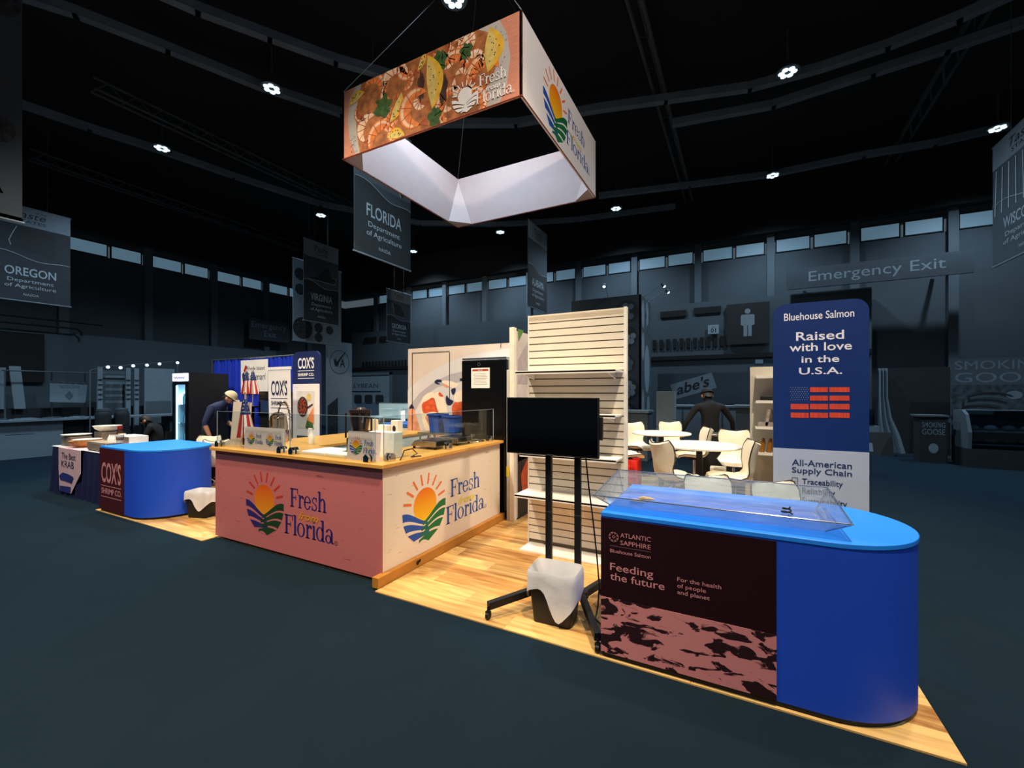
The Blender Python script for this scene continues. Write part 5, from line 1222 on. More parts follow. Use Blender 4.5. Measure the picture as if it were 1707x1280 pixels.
# ================================================================== PEOPLE
m_skin = mat('skin', '#c08a6a', .55, var=.05)
def person(label, loc, rz, J, mats, hat=None, hair=None, hands=True):
    """one continuous skinned body; front is local -y. J: joints; mats: (top, legs, skin, shoes)"""
    E_ = [('hip', 'waist', 0), ('waist', 'chest', 0), ('chest', 'neck', 0), ('neck', 'jaw', 2), ('jaw', 'skull', 2), ('skull', 'crown', 2)]
    for s in 'LR':
        E_ += [('chest', 'sh' + s, 0), ('sh' + s, 'el' + s, 0), ('el' + s, 'wr' + s, mats[4]), ('wr' + s, 'pa' + s, 2), ('hip', 'hp' + s, 1), ('hp' + s, 'kn' + s, 1), ('kn' + s, 'an' + s, 1), ('an' + s, 'to' + s, 3)]
    R_ = dict(hip=.150, waist=.145, chest=.165, neck=.062, jaw=.072, skull=.092, crown=.07, sh=.075, el=.048, wr=.034, pa=.036, hp=.095, kn=.062, an=.045, to=.042)
    J = dict(J)
    for s in 'LR':
        d = (Vector(J['wr' + s]) - Vector(J['el' + s])).normalized(); J.setdefault('pa' + s, tuple(Vector(J['wr' + s]) + d * .08))
    names = list(J); idx = {n: i for i, n in enumerate(names)}; verts = [J[n] for n in names]; rad = [R_.get(n, R_.get(n[:2], .05)) for n in names]; edges = [(idx[a], idx[b_]) for a, b_, _ in E_]; kinds = [k for *_, k in E_]
    if hands:
        for s in 'LR':
            p = Vector(J['pa' + s]); d = (p - Vector(J['wr' + s])).normalized(); sd = d.cross(Vector((0, 1, 0)))
            sd = sd.normalized() if sd.length > .1 else Vector((1, 0, 0)); cu = d.cross(sd)
            for k, (o_, L_) in enumerate(((-.030, .060), (-.010, .075), (.010, .070), (.028, .055), (-.045, .045))):
                a = p + sd * o_ + d * (.015 if k < 4 else -.03); b1 = a + d * L_ * .6 + (sd * -.02 if k == 4 else Vector((0, 0, 0))) + cu * .008; c1 = b1 + d * L_ * .5 + cu * .022
                i0 = len(verts); verts += [tuple(a), tuple(b1), tuple(c1)]; rad += [.011, .010, .008]; edges += [(idx['pa' + s], i0), (i0, i0 + 1), (i0 + 1, i0 + 2)]; kinds += [2, 2, 2]
    me = bpy.data.meshes.new('body'); me.from_pydata([tuple(v) for v in verts], edges, []); o = bpy.data.objects.new('body', me); sc.collection.objects.link(o)
    sk = o.modifiers.new('skin', 'SKIN'); sk.use_smooth_shade = True
    for i, r in enumerate(rad): me.skin_vertices[0].data[i].radius = (r, r * (.74 if names[i:i + 1] and names[i] in ('hip', 'waist', 'chest') else 1))
    me.skin_vertices[0].data[idx['hip']].use_root = True
    sb = o.modifiers.new('sub', 'SUBSURF'); sb.levels = 2; sb.render_levels = 2
    dg = bpy.context.evaluated_depsgraph_get(); nm = bpy.data.meshes.new_from_object(o.evaluated_get(dg)); bpy.data.objects.remove(o)
    nm.materials.clear()
    for m in mats[:4]: nm.materials.append(m)
    seg = [(Vector(verts[a]), Vector(verts[b_]), k, (rad[a] + rad[b_]) / 2) for (a, b_), k in zip(edges, kinds)]
    for pl_ in nm.polygons:
        c = pl_.center; best = (9, 0)
        for a, b_, k, r in seg:
            ab = b_ - a; t = max(0, min(1, (c - a).dot(ab) / max(ab.length_squared, 1e-9))); dd = (c - a - ab * t).length - r
            if dd < best[0]: best = (dd, k)
        pl_.material_index = best[1]; pl_.use_smooth = True
    root = thing('person', label, 'person', loc, rz)
    bo_ = bpy.data.objects.new('body', nm); sc.collection.objects.link(bo_); bo_.parent = root
    up = (Vector(J['crown']) - Vector(J['jaw'])).normalized(); fw = Vector(J.get('gaze', (0, -1, 0))); fw = (fw - up * fw.dot(up)).normalized(); sd = up.cross(fw); S_ = Vector(J['skull']); M_ = Matrix((sd, fw, up)).transposed()
    def hd(x, f, u): return S_ + M_ @ Vector((x, f, u))
    q = MB(); q.tube([hd(0, .085, .0), hd(0, .108, -.03), hd(0, .09, -.045)], [.010, .016, .010], 8); q.build('nose', m_skin, root, True)
    for s in (-1, 1):
        q = MB(); q.sphere(hd(s * .095, -.005, -.02), .026, .5, 1, 1.2, 10, 7); q.build('ear', m_skin, root, True)
        q = MB(); q.sphere(hd(s * .034, .085, .004), .011); q.build('eye', mat('eye_dark', '#241c18', .2), root, True)
    q = MB(); q.tube([hd(-.026, .088, -.068), hd(0, .094, -.07), hd(.026, .088, -.068)], .006, 6); q.build('mouth', mat('lips', '#8e5146', .5), root, True)
    def cap_pts(r, z0, n=18, k=7, back=0.0):
        vs = []
        for i in range(k + 1):
            a = z0 + (PI / 2 - z0) * i / k
            for j in range(n):
                t = 2 * PI * j / n; low = back * max(0, -math.sin(t)) * (1 - i / k)
                vs.append(hd(r * math.cos(a) * math.cos(t), r * 1.08 * math.cos(a) * math.sin(t) - .006, r * 1.12 * math.sin(a) - low + .012))
        return vs, [(i * n + j, i * n + (j + 1) % n, (i + 1) * n + (j + 1) % n, (i + 1) * n + j) for i in range(k) for j in range(n)]
    if hair: q = MB(); q.add(*cap_pts(.102, .05, back=.09)); q.build('hair', hair, root, True)
    if hat:
        q = MB(); q.add(*cap_pts(.112, .18)); hb = q.build('cap', hat, root, True)
        q = MB(); q.add([hd(-.085, .07, .03), hd(-.06, .15, .02), hd(0, .175, .018), hd(.06, .15, .02), hd(.085, .07, .03), hd(-.085, .07, .038), hd(-.06, .15, .028), hd(0, .175, .026), hd(.06, .15, .028), hd(.085, .07, .038)], [(4, 3, 2, 1, 0), (5, 6, 7, 8, 9), (0, 1, 6, 5), (1, 2, 7, 6), (2, 3, 8, 7), (3, 4, 9, 8)]); q.build('brim', hat, hb)
    return root
m_polo = mat('polo_navy', '#1c2748', .8, var=.1); m_trou = mat('trousers_black', '#101114', .8); m_shoe = mat('shoe_black', '#0c0c0d', .5); m_capb = mat('cap_beige', '#c9b994', .8, var=.05); m_blk = mat('jacket_black', '#050607', .85, var=.15); m_capd = mat('cap_dark', '#0c0d10', .8); m_hair = mat('hair_brown', '#1a1411', .6, var=.3, scale=30)
LEG = dict(hpL=(.10, 0, .93), hpR=(-.10, 0, .93), knL=(.11, -.03, .51), knR=(-.11, -.01, .51), anL=(.12, .02, .09), anR=(-.12, .02, .09), toL=(.13, -.14, .045), toR=(-.13, -.14, .045))
J = dict(hip=(0, .02, .98), waist=(0, -.02, 1.14), chest=(0, -.14, 1.38), neck=(0, -.26, 1.50), jaw=(0, -.31, 1.535), skull=(0, -.36, 1.60), crown=(0, -.40, 1.665), shL=(.19, -.14, 1.42), shR=(-.19, -.14, 1.42), elL=(.26, -.16, 1.14), elR=(-.27, -.06, 1.14), wrL=(.20, -.36, 1.02), wrR=(-.24, -.14, .89), gaze=(0, -.8, -.6)); J.update(LEG)
person('person in a navy shirt and beige cap bending forward by the drinks fridge', (-8.68, 4.45, 0), fdir(1, .1), J, (m_polo, m_trou, m_skin, m_shoe, 2), hat=m_capb, hair=m_hair)
J = dict(hip=(0, 0, 1.0), waist=(0, -.02, 1.16), chest=(0, -.05, 1.40), neck=(0, -.09, 1.54), jaw=(0, -.12, 1.58), skull=(0, -.15, 1.65), crown=(0, -.17, 1.715), shL=(.23, -.04, 1.44), shR=(-.23, -.04, 1.44), elL=(.40, -.04, 1.18), elR=(-.40, -.04, 1.18), wrL=(.46, -.14, .96), wrR=(-.46, -.14, .96), gaze=(0, -.9, -.5)); J.update(LEG)
person('person in a black jacket and dark cap seen from behind beyond the bar tables', (-.40, 8.42, 0), fdir(.05, 1), J, (m_blk, m_trou, m_skin, m_shoe, 0), hat=m_capd, hair=m_hair)
J = dict(hip=(0, .05, .52), waist=(0, .03, .66), chest=(0, -.06, .88), neck=(0, -.12, .99), jaw=(0, -.16, 1.02), skull=(0, -.19, 1.09), crown=(0, -.21, 1.155), shL=(.18, -.05, .92), shR=(-.18, -.05, .92), elL=(.24, -.14, .68), elR=(-.24, -.14, .68), wrL=(.14, -.36, .62), wrR=(-.14, -.36, .62), gaze=(0, -.85, -.5),
         hpL=(.10, 0, .50), hpR=(-.10, 0, .50), knL=(.11, -.40, .49), knR=(-.11, -.40, .49), anL=(.11, -.40, .09), anR=(-.11, -.40, .09), toL=(.11, -.54, .045), toR=(-.11, -.54, .045))
person('person in black with dark hair sitting bent over beside the drinks fridge', (-11.45, 4.78, 0), fdir(-.9, -.3), J, (m_blk, m_trou, m_skin, m_shoe, 0), hair=m_hair)
r = thing('folding_chair', 'plain dark chair under the seated person in black', 'chair', (-11.45, 4.80, 0), fdir(-.9, -.3))
q = MB(); q.box(-.2, .2, -.2, .2, .38, .41); q.build('seat', m_blackm, r, bevel=.006); q = MB(); q.box(-.2, .2, .22, .24, .62, .82); q.build('backrest', m_blackm, r)
for sx in (-.19, .19):
    q = MB(); q.cyl((sx, -.18, 0), (sx, -.18, .38), .012, n=8); q.build('leg', m_blackm, r); q = MB(); q.tube([(sx, .24, 0), (sx, .19, .4), (sx, .23, .84)], .012, 8); q.build('leg', m_blackm, r)

# ================================================================== HANGING BANNERS IN THE HALL (cool greys under the dim hall light)
g1 = mat('banner_slate', '#3a4750', .8, var=.06, scale=3); g2 = mat('banner_mist', '#6d7d88', .8, var=.05); g3 = mat('banner_char', '#22292c', .8, var=.08); g4 = mat('banner_pale', '#7d8d97', .8, var=.05); gl = mat('banner_line', '#93a2ab', .8); gk = mat('banner_ink', '#1a2126', .8); gf = mat('banner_food', '#2a3238', .8, var=.8, scale=14)
def hbanner(label, X, y0, y1, z0, z1, word=None, style='state', flip=False, wires=True, shape=None, base=None):
    wd = abs(y1 - y0); ht = z1 - z0
    r = thing('hanging_banner', label, 'banner', (X, y0, z0), -PI / 2 if flip else PI / 2)
    f_ = panel('fabric', base or (g1 if style != 'white' else g4), r, wd, ht, .02, (0, 0, 0))
    for z in (0, ht): q = MB(); q.cyl((-.02, .01, z), (wd + .02, .01, z), .018, n=8); q.build('hem_rod', g2, r)
    if wires:
        for x in (wd * .3, wd * .7): q = MB(); q.tube([(x, .01, ht), (x, .01, ZC - z0)], .006, 5); q.build('hanging_wire', m_truss, r)
    if style == 'state':
        hp_ = panel('header', g2, f_, wd, ht * .2, .002, (0, -.002, ht * .8))
        text(hp_, 'Taste', wd * .48, ht * .085, ht * .07, gk, w=wd * .4, shear=.25, y=-.003); text(hp_, 'STATES', wd * .5, ht * .035, ht * .032, gk, w=wd * .36, y=-.003); text(hp_, 'of the', wd * .62, ht * .15, ht * .025, gk, y=-.003)
        q = MB(); q.flat([(x, z) for x, z in zip([wd * k / 16 for k in range(17)], [ht * (.50 - .07 * k / 16 + .02 * math.sin(k * .5)) for k in range(17)])] + [(wd, 0), (0, 0)], -.002); q.build('lower_field', g3 if base is None else base, f_)
        q = MB(); q.tube([(wd * k / 16, -.003, ht * (.50 - .07 * k / 16 + .02 * math.sin(k * .5))) for k in range(17)], .008, 5); q.build('wave_line', gl, f_)
        if shape: q = MB(); q.flat([(wd * a, ht * b_) for a, b_ in shape], -.0025); q.build('state_outline', g3, f_); q = MB(); q.tube([(wd * a, -.004, ht * b_) for a, b_ in shape[:len(shape) // 2 + 1]], .008, 5); q.build('outline_edge', gl, f_)
        text(f_, word, wd * .5, ht * .27, ht * .085, gl, w=wd * .62, bold=.01, y=-.005); text(f_, 'Department', wd * .5, ht * .20, ht * .036, gl, w=wd * .56, y=-.005); text(f_, 'of Agriculture', wd * .5, ht * .14, ht * .036, gl, w=wd * .62, y=-.005); text(f_, 'NASDA', wd * .5, ht * .06, ht * .024, gl, y=-.005)
    return r, f_
hbanner('dark grey hanging banner reading OREGON', -15.9, 3.25, 4.70, 4.0, 6.38, 'OREGON', base=mat('oregon_char', '#262d33', .8, var=.1), shape=((.33, .78), (.28, .70), (.24, .62), (.26, .57), (.8, .49), (.84, .76)))
hbanner('grey hanging banner reading FLORIDA below the box sign', -6.65, 6.02, 7.66, 4.5, 7.5, 'FLORIDA', shape=((.55, .74), (.66, .70), (.72, .60), (.80, .52), (.86, .53), (.80, .66), (.74, .75)))
hbanner('grey hanging banner reading VIRGINIA', -12.15, 8.96, 10.30, 4.0, 6.62, 'VIRGINIA', shape=((.1, .52), (.9, .52), (.92, .60), (.8, .60), (.7, .72), (.55, .66), (.4, .58)))
hbanner('small grey hanging banner reading GEORGIA', -12.9, 13.4, 14.85, 3.85, 6.05, 'GEORGIA', shape=((.22, .74), (.28, .62), (.30, .52), (.72, .50), (.74, .60), (.5, .74)))
_, f_ = hbanner('narrow grey hanging banner with pale ropes right of the box sign', -5.95, 12.5, 14.05, 4.5, 7.3, 'ALABAMA')
_, f_ = hbanner('grey hanging banner with pale harvest photo at the right picture edge', 4.2, 11.1, 9.2, 4.0, 6.2, 'WISCONSIN', flip=True, base=g1)
q = MB()
for k in range(5): q.tube([(.1 + .22 * k, -.004, .9), (.15 + .2 * k, -.004, 1.7)], .012, 5)
q.build('stalk_print', gl, f_)
_, f_ = hbanner('large grey hanging banner cut off at the left picture edge', -8.57, .55, 2.06, 4.0, 7.4, style='plain', base=mat('edge_banner', '#39444d', .8))
for cz_, rr in ((1.18, .2), (2.9, .25)): q = MB(); q.flat(circ(1.25, cz_, rr), -.003); q.build('food_print', gf, f_); text(f_, 'A', 1.27, .33, .14, gl, bold=.02); q = MB(); q.flat([(0, 0), (1.51, 0), (1.51, .06), (0, .08)], -.003); q.build('hem_print', g2, f_)
_, f_ = hbanner('pale hanging banner with round food photos behind the VIRGINIA banner', -12.65, 8.95, 10.85, 3.38, 6.05, style='white')
for cx, cz, rr in ((.35, .44, .36), (.95, .52, .17), (.95, .2, .16), (1.4, .5, .15), (.25, 2.2, .2), (.25, 1.7, .18)):
    q = MB(); q.flat(circ(cx, cz, rr), -.003); q.build('food_print', gf, f_)
r = thing('banner_stand', 'pale standing banner with a round check-mark emblem', 'banner', (-13, 10.5, CZ), PI / 2); f_ = panel('fabric', g4, r, 1.15, 3.55, .02, (0, 0, .03)); q = MB(); q.box(.2, .95, -.2, .2, 0, .03); q.build('foot', m_truss, r)
q = MB(); ring(q, .58, 2.8, .44, .44, .02, .02, 0, 360, -.003, 36); q.build('emblem_ring', gk, f_); text(f_, 'VA', .6, 2.62, .3, gk, w=.46, bold=.015, y=-.004)
q = MB(); q.flat([(.3, 2.9), (.38, 2.62), (.42, 2.62), (.86, 3.2), (.8, 3.18), (.42, 2.78), (.36, 2.9)], -.005); q.build('check_mark', gk, f_)
q = MB(); q.flat([(.05, .1), (.5, .1), (.5, 1.5), (.05, 1.2)], -.003); q.build('dark_photo', gf, f_)

# ================================================================== WALL SIGNS
def wallsign(label, lines, x0, y0, x1, y1, Y, hpx, m=m_sign_grey, tm=m_sign_txt, w_=None):
    a, b_ = PY(x0, y1, Y), PY(x1, y0, Y); z0 = min(a.z, b_.z)
    return a, b_
a = PY(1312, 482, 15.9); c = PY(1624, 470, 15.9)
r = thing('exit_sign', 'long grey sign board reading Emergency Exit on the right wall', 'sign', (a.x, 15.9, a.z - .02)); wd = c.x - a.x
f_ = panel('board', m_sign_grey, r, wd, .62, .08, (0, 0, 0)); x0 = PY(1348, 478, 15.9).x - a.x; x1 = PY(1577, 470, 15.9).x - a.x
text(f_, 'Emergency Exit', x0, .2, .3, m_sign_txt, w=x1 - x0, align='L')
for x in (.5, wd - .5): q = MB(); q.box(x - .04, x + .04, .08, .85, .25, .33); q.build('bracket', m_truss, r)
p = PX(411, 545, -19.1); p2 = PX(478, 550, -19.1)
r = thing('exit_sign', 'square grey sign board reading Emergency Exit on the left wall', 'sign', (-18.9, p.y, 4.05), PI / 2); wd = p2.y - p.y
f_ = panel('board', m_sign_grey, r, wd, .95, .08, (0, 0, 0)); text(f_, 'Emergency', wd * .48, .55, .26, m_sign_txt, w=wd * .86); text(f_, 'Exit', wd * .5, .18, .26, m_sign_txt)
q = MB(); q.box(wd * .45, wd * .55, .08, .5, .2, .3); q.build('bracket', m_truss, r)
a, c = PY(1211, 575, 16.2), PY(1283, 575, 16.2)
r = thing('restroom_sign', 'black square sign with a pale standing figure pictogram', 'sign', (a.x, 16.2, a.z)); f_ = panel('board', mat('sign_black', '#14181b', .7), r, c.x - a.x, 1.36, .06, (0, 0, 0)); mx_ = (c.x - a.x) * .5
q = MB(); q.flat(circ(mx_, 1.09, .085), -.003); q.flat(rrect(mx_ - .2, mx_ + .2, .62, .98, .05), -.003); q.flat([(mx_ - .12, .26), (mx_ - .012, .26), (mx_ - .012, .62), (mx_ - .12, .62)], -.003); q.flat([(mx_ + .012, .26), (mx_ + .12, .26), (mx_ + .12, .62), (mx_ + .012, .62)], -.003); q.build('figure_print', m_sign_txt, f_)
a = PY(1180, 557, 16.22); r = thing('number_sign', 'small pale sign reading 01 left of the restroom sign', 'sign', (a.x, 16.22, a.z)); f_ = panel('board', g4, r, .34, .31, .03, (0, 0, 0)); text(f_, '01', .17, .05, .14, gk, bold=.02); text(f_, 'area', .17, .22, .04, gk)
a = PY(1259, 606, 16.2); r = thing('wall_plate', 'tiny pale plate on the wall under the restroom sign', 'plate', (a.x, 16.2, a.z)); panel('plate', g2, r, .22, .13, .03, (0, 0, 0))

# ================================================================== BACKGROUND BOOTHS (behind the bar tables)
h1 = mat('hall_pale', '#6e7e88', .7, var=.06); h2 = mat('hall_mid', '#4a5860', .7, var=.08); h3 = mat('hall_dark', '#1c2327', .7, var=.15); h4 = mat('hall_print', '#3a464d', .7, var=.7, scale=9)
tw = thing('food_tower', 'tall square tower printed with bowls of food behind the slatwall', 'tower', (-4.3, 12.0, CZ)); fpn = panel('front_face', mat('tower_slate', '#2c373d', .7), tw, 2.0, 4.4, .05, (0, 0, 0)); rpn = panel('right_face', h4, tw, 1.55, 4.4, .05, (2.0, 0, 0), PI / 2)
q = MB(); q.box(.0, 1.95, .05, 1.5, 4.3, 4.4); q.build('roof', h2, tw)
for k, (x, z, rr) in enumerate(((1.62, 3.95, .33), (1.62, 3.25, .3), (1.55, 2.5, .3), (1.62, 1.8, .33), (1.6, 1.1, .33), (.95, 3.7, .35), (.9, 2.9, .3), (.95, 2.1, .33), (.9, 1.3, .3), (1.5, .5, .3))):
    q = MB(); q.flat(circ(x, z, rr), -.003); q.build('bowl_print', h3, fpn); q = MB()
    for j in range(7): t = j * .9 + k; q.flat(circ(x + .17 * math.cos(t) * (j > 0), z + .17 * math.sin(t) * (j > 0), .085, n=10), -.005)
    q.build('food_print', h1 if k % 2 else h2, fpn)
for k, (x, z, rx, rz_) in enumerate(((.3, 3.9, .2, .4), (.9, 4.0, .22, .35), (.3, 3.0, .2, .4), (.9, 2.4, .4, .7), (.3, 1.3, .2, .5), (1.1, 1.2, .25, .4))):
    q = MB(); q.flat(circ(x, z, rx, rz_), -.003); q.build('plate_print', h1, rpn)
for k, (x, y, dx, dy) in enumerate(((1.1, .02, 0, -.4), (2.0, .3, .5, 0), (2.0, 1.1, .5, 0))):
    q = MB(); q.tube([(x, y, 4.38), (x + dx, y + dy, 4.68)], .012, 6); am = q.build('lamp_arm', h1, tw); q = MB(); q.cyl((x + dx, y + dy, 4.70), (x + dx * 1.15, y + dy * 1.15, 4.62), .03, .07, n=12); q.build('lamp_head', h2, am); q = MB(); q.sphere((x + dx * 1.12, y + dy * 1.12, 4.62), .045); q.build('bulb', m_lamp, am)
# abe's booth
ab = thing('booth_backdrop', "grey booth backdrop with a tilted pale sign reading abe's", 'backdrop', (-2.2, 14.2, CZ)); f_ = panel('wall_panel', mat('abes_slate', '#39464e', .8, var=.12, scale=2), ab, 3.9, 2.3, .06, (0, 0, 0)); q = MB(); q.box(0, 3.9, .06, .5, 0, .05); q.build('foot', h3, ab)
a = PY(1123, 640, 14.19); cxx, czz = PY(1155, 643, 14.19).x + 2.2, PY(1155, 643, 14.19).z; rot = .3
q = MB(); q.flat([(cxx + x * math.cos(rot) - z * math.sin(rot), czz + x * math.sin(rot) + z * math.cos(rot)) for x, z in ((-.62, -.24), (.62, -.24), (.62, .24), (-.62, .24))], -.004); q.build('sign_plate', h1, f_)
text(f_, "abe's", cxx + .03, czz - .12, .30, gk, w=1.0, shear=.35, bold=.02, rot=rot, y=-.008)
q = MB(); q.flat(circ(3.0, 1.75, .3), -.004); q.flat(circ(1.0, 1.2, .25), -.004); q.flat(circ(3.5, 1.2, .3, .15), -.004); q.build('muffin_print', h4, f_)
for k, (x0, x1, y, z, lab) in enumerate(((-3.2, -1.95, 11.0, 1.2, 'pale counter with a round emblem behind the far bar stools'), (.0, 1.6, 11.6, 1.35, 'pale counter with a ring emblem right of the person in black'), (-1.85, .2, 12.9, 1.3, "long pale freezer in front of the abe's sign"))):
    r = thing('hall_counter', lab, 'counter', (x0, y, CZ)); f_ = panel('front', h2, r, x1 - x0, z, .05, (0, 0, 0)); q = MB(); q.box(0, x1 - x0, .05, .7, 0, z); q.build('body', h2, r); q = MB(); q.box(-.03, x1 - x0 + .03, -.03, .73, z, z + .05); q.build('top', h1, r)
    if k < 2: q = MB(); ring(q, (x1 - x0) / 2, z * .42, .5, .5, .03, .03, 0, 360, -.003, 36); q.flat([((x1 - x0) / 2 - .25, z * .4), ((x1 - x0) / 2 + .25, z * .4), ((x1 - x0) / 2, z * .75)], -.003); q.build('emblem_print', gk, f_)
    else:
        for j in range(4): q = MB(); q.box(.05 + j * .5, .5 + j * .5, -.02, 0, .1, z - .08); q.build('door', h1, r)
for k, (x, y, z) in enumerate(((-1.53, 11.2, 0), (-1.53, 11.2, .872))):
    b = MB(); b.box(-.21, .21, -.2, .2, 0, .86); b.box(-.215, .215, -.02, .02, .858, .866); tag(b.build('white_crate_box', h1, loc=(x, y, CZ + z), bevel=.01), ('lower of two stacked pale boxes beside the printed tower', 'upper of two stacked pale boxes beside the printed tower')[k], 'box')
# bean booth
a = PY(562, 690, 14.4); c = PY(650, 690, 14.4); wd = c.x - a.x
r = thing('booth_backdrop', 'pale booth panel reading LILLYBEAN over four dark food photos', 'backdrop', (a.x, 14.4, CZ)); f_ = panel('panel', h1, r, wd, 2.5, .06, (0, 0, 0)); q = MB(); q.box(0, wd, .06, .5, 0, .04); q.build('foot', h3, r)
q = MB(); q.box(-.06, 0, -.04, .08, 0, 2.62); q.box(wd, wd + .06, -.04, .08, 0, 2.62); q.box(-.06, wd + .06, -.04, .08, 2.5, 2.62); q.build('frame', h2, r)
text(f_, 'LILLYBEAN', wd * .48, 1.92, .2, h3, w=wd * .62); q = MB(); q.flat([(wd * .1, 1.72), (wd * .84, 1.72), (wd * .84, 1.78), (wd * .1, 1.78)], -.003); q.build('rule', gk, f_)
for k in range(4): x = wd * (.14 + .2 * k); q = MB(); q.flat(rrect(x, x + wd * .15, 1.18, 1.6, .1), -.003); q.build('food_print', h3, f_)
# Smoking goose corner at right
a = PY(1586, 690, 14.6); r = thing('booth_backdrop', 'large printed backdrop reading SMOKING GOOSE with sliced meat photo', 'backdrop', (a.x, 14.6, CZ)); wd = 3.6; f_ = panel('panel', h4, r, wd, 2.55, .06, (0, 0, 0)); q = MB(); q.box(0, wd, .06, .5, 0, .04); q.build('foot', h3, r)
q = MB(); q.flat([(0, 1.9), (wd, 1.9), (wd, 2.55), (0, 2.55)], -.002); q.build('title_field', h2, f_); text(f_, 'SMOKING', .06, 2.28, .21, h1, w=1.6, align='L', y=-.005); text(f_, 'GOOSE', .06, 1.96, .24, h1, w=1.65, align='L', y=-.005)
for k in range(8): q = MB(); ring(q, .35 + .05 * k, 1.0 + .08 * k, .42, .16, .05, .05, 20, 200, -.004 - .0005 * k, 12); q.build('slice_print', h3 if k % 2 else h2, f_)
q = MB(); q.flat(circ(1.1, 1.65, .14, .1), -.006); q.flat([(.9, 1.2), (1.5, 1.35), (1.3, 1.05)], -.006); q.build('cheese_print', h1, f_)
a = PZ(1600, 774, CZ); r = thing('deli_case', 'black deli case with curved glass front before the goose backdrop', 'deli case', (a.x, 13.55, CZ)); wd = 1.35
q = MB(); q.box(0, wd, 0, .75, 0, .42); q.build('base', h3, r); 
for x in (0, wd - .06): q = MB(); q.add([(x, 0, .42), (x, -.03, .8), (x, .12, 1.2), (x, .3, 1.3), (x, .75, 1.3), (x, .75, .42), (x + .06, 0, .42), (x + .06, -.03, .8), (x + .06, .12, 1.2), (x + .06, .3, 1.3), (x + .06, .75, 1.3), (x + .06, .75, .42)], [(0, 1, 2, 3, 4, 5), (11, 10, 9, 8, 7, 6)] + [(i, (i + 1) % 6, 6 + (i + 1) % 6, 6 + i) for i in range(6)]); q.build('end_cheek', h2, r)
q = MB(); q.add([(.06, 0, .42), (.06, -.03, .8), (.06, .12, 1.2), (.06, .3, 1.3), (wd - .06, 0, .42), (wd - .06, -.03, .8), (wd - .06, .12, 1.2), (wd - .06, .3, 1.3)], [(0, 1, 5, 4), (1, 2, 6, 5), (2, 3, 7, 6)]); q.build('curved_glass', clear('deli_glass', '#9fb4c0', .08), r, True)
q = MB(); q.box(.06, wd - .06, .7, .75, .42, 1.3); q.build('rear_panel', h1, r); q = MB(); q.box(.06, wd - .06, .3, .75, 1.28, 1.3); q.build('top', h2, r)
for z in (.5, .8): q = MB(); q.box(.06, wd - .06, .1, .7, z, z + .02); q.build('shelf', h2, r)
for k in range(8):
    b = MB(); b.sphere((0, 0, .07), .09, 1.3, 1, .75, 12, 7); tag(b.build('deli_pack', h1 if k % 2 else h2, loc=(a.x + .2 + .3 * (k % 4), 13.9, CZ + (.52 if k < 4 else .82)), smooth=True), ('left', 'second', 'third', 'right')[k % 4] + ' wrapped meat pack on the ' + ('lower' if k < 4 else 'upper') + ' shelf of the deli case', 'meat pack', 'packs in the deli case')
a = PZ(1540, 757, CZ); r = thing('hall_counter', 'small black counter reading SMOKING GOOSE left of the deli case', 'counter', (4.02, 14.0, CZ)); f_ = panel('front', h3, r, .5, 1.12, .04, (0, 0, 0)); q = MB(); q.box(0, .5, .04, .42, 0, 1.12); q.build('body', h3, r); q = MB(); q.box(-.06, .52, -.05, .44, 1.12, 1.16); q.build('top', h2, r); text(f_, 'SMOKING', .25, .86, .12, h1, w=.42); text(f_, 'GOOSE', .25, .68, .14, h1, w=.42); q = MB(); q.flat(circ(.25, .35, .09, .12), -.003); q.build('goose_print', h1, f_)
# tied-back curtain
r = thing('curtain_column', 'pale tied curtain column beside the goose booth', 'curtain', (3.6, 15.7, CZ)); q = MB(); rows_ = []
for z, x1 in ((0, .62), (.5, .5), (1.0, .32), (1.6, .24), (2.4, .24)):
    rows_ += [(x1 * i / 16, .05 * math.sin(i * 1.3), z) for i in range(17)]
q.add(rows_ + [(x, y + .02, z) for x, y, z in rows_], [(j * 17 + i, j * 17 + i + 1, (j + 1) * 17 + i + 1, (j + 1) * 17 + i) for j in range(4) for i in range(16)] + [(85 + (j + 1) * 17 + i, 85 + (j + 1) * 17 + i + 1, 85 + j * 17 + i + 1, 85 + j * 17 + i) for j in range(4) for i in range(16)]); q.build('cloth', h1, r, True)
q = MB(); q.box(.2, 1.9, .1, .16, 0, 2.4); q.build('dark_drape', h3, r)
# cheese booth
r = thing('booth_backdrop', 'pale booth panel with Wisconsin header beside the salmon banner', 'backdrop', (2.0, 15.9, CZ)); f_ = panel('panel', h1, r, 1.35, 2.1, .06, (0, 0, 0)); q = MB(); q.box(0, 1.35, .06, .3, 0, .04); q.build('foot', h3, r); q = MB(); q.flat([(0, 1.72), (1.35, 1.72), (1.35, 2.1), (0, 2.1)], -.002); q.build('header', h3, f_); text(f_, 'Wisconsin', .82, 1.83, .13, h1, w=.9, y=-.004, shear=.2)
text(f_, 'DAIRY FARMERS', .8, 1.4, .07, h3, w=.9); text(f_, 'OF WISCONSIN', .8, 1.26, .07, h3, w=.9)
r = thing('deli_case', 'pale refrigerated case below the Wisconsin panel', 'deli case', (2.0, 15.1, CZ)); q = MB(); q.box(0, 1.5, 0, .6, 0, .35); q.build('base', h3, r); q = MB(); q.box(0, 1.5, 0, .6, .35, .78); q.build('body', h1, r); q = MB(); q.box(.0, 1.4, .0, .02, .78, 1.2); q.box(0, 1.4, 0, .6, 1.2, 1.23); q.build('glass_front', MATS['deli_glass'], r); q = MB(); q.box(0, 1.4, .56, .6, .78, 1.2); q.build('rear_panel', h2, r); q = MB(); q.box(0, 1.5, -.012, 0, .52, .58); q.build('trim_band', h2, r)
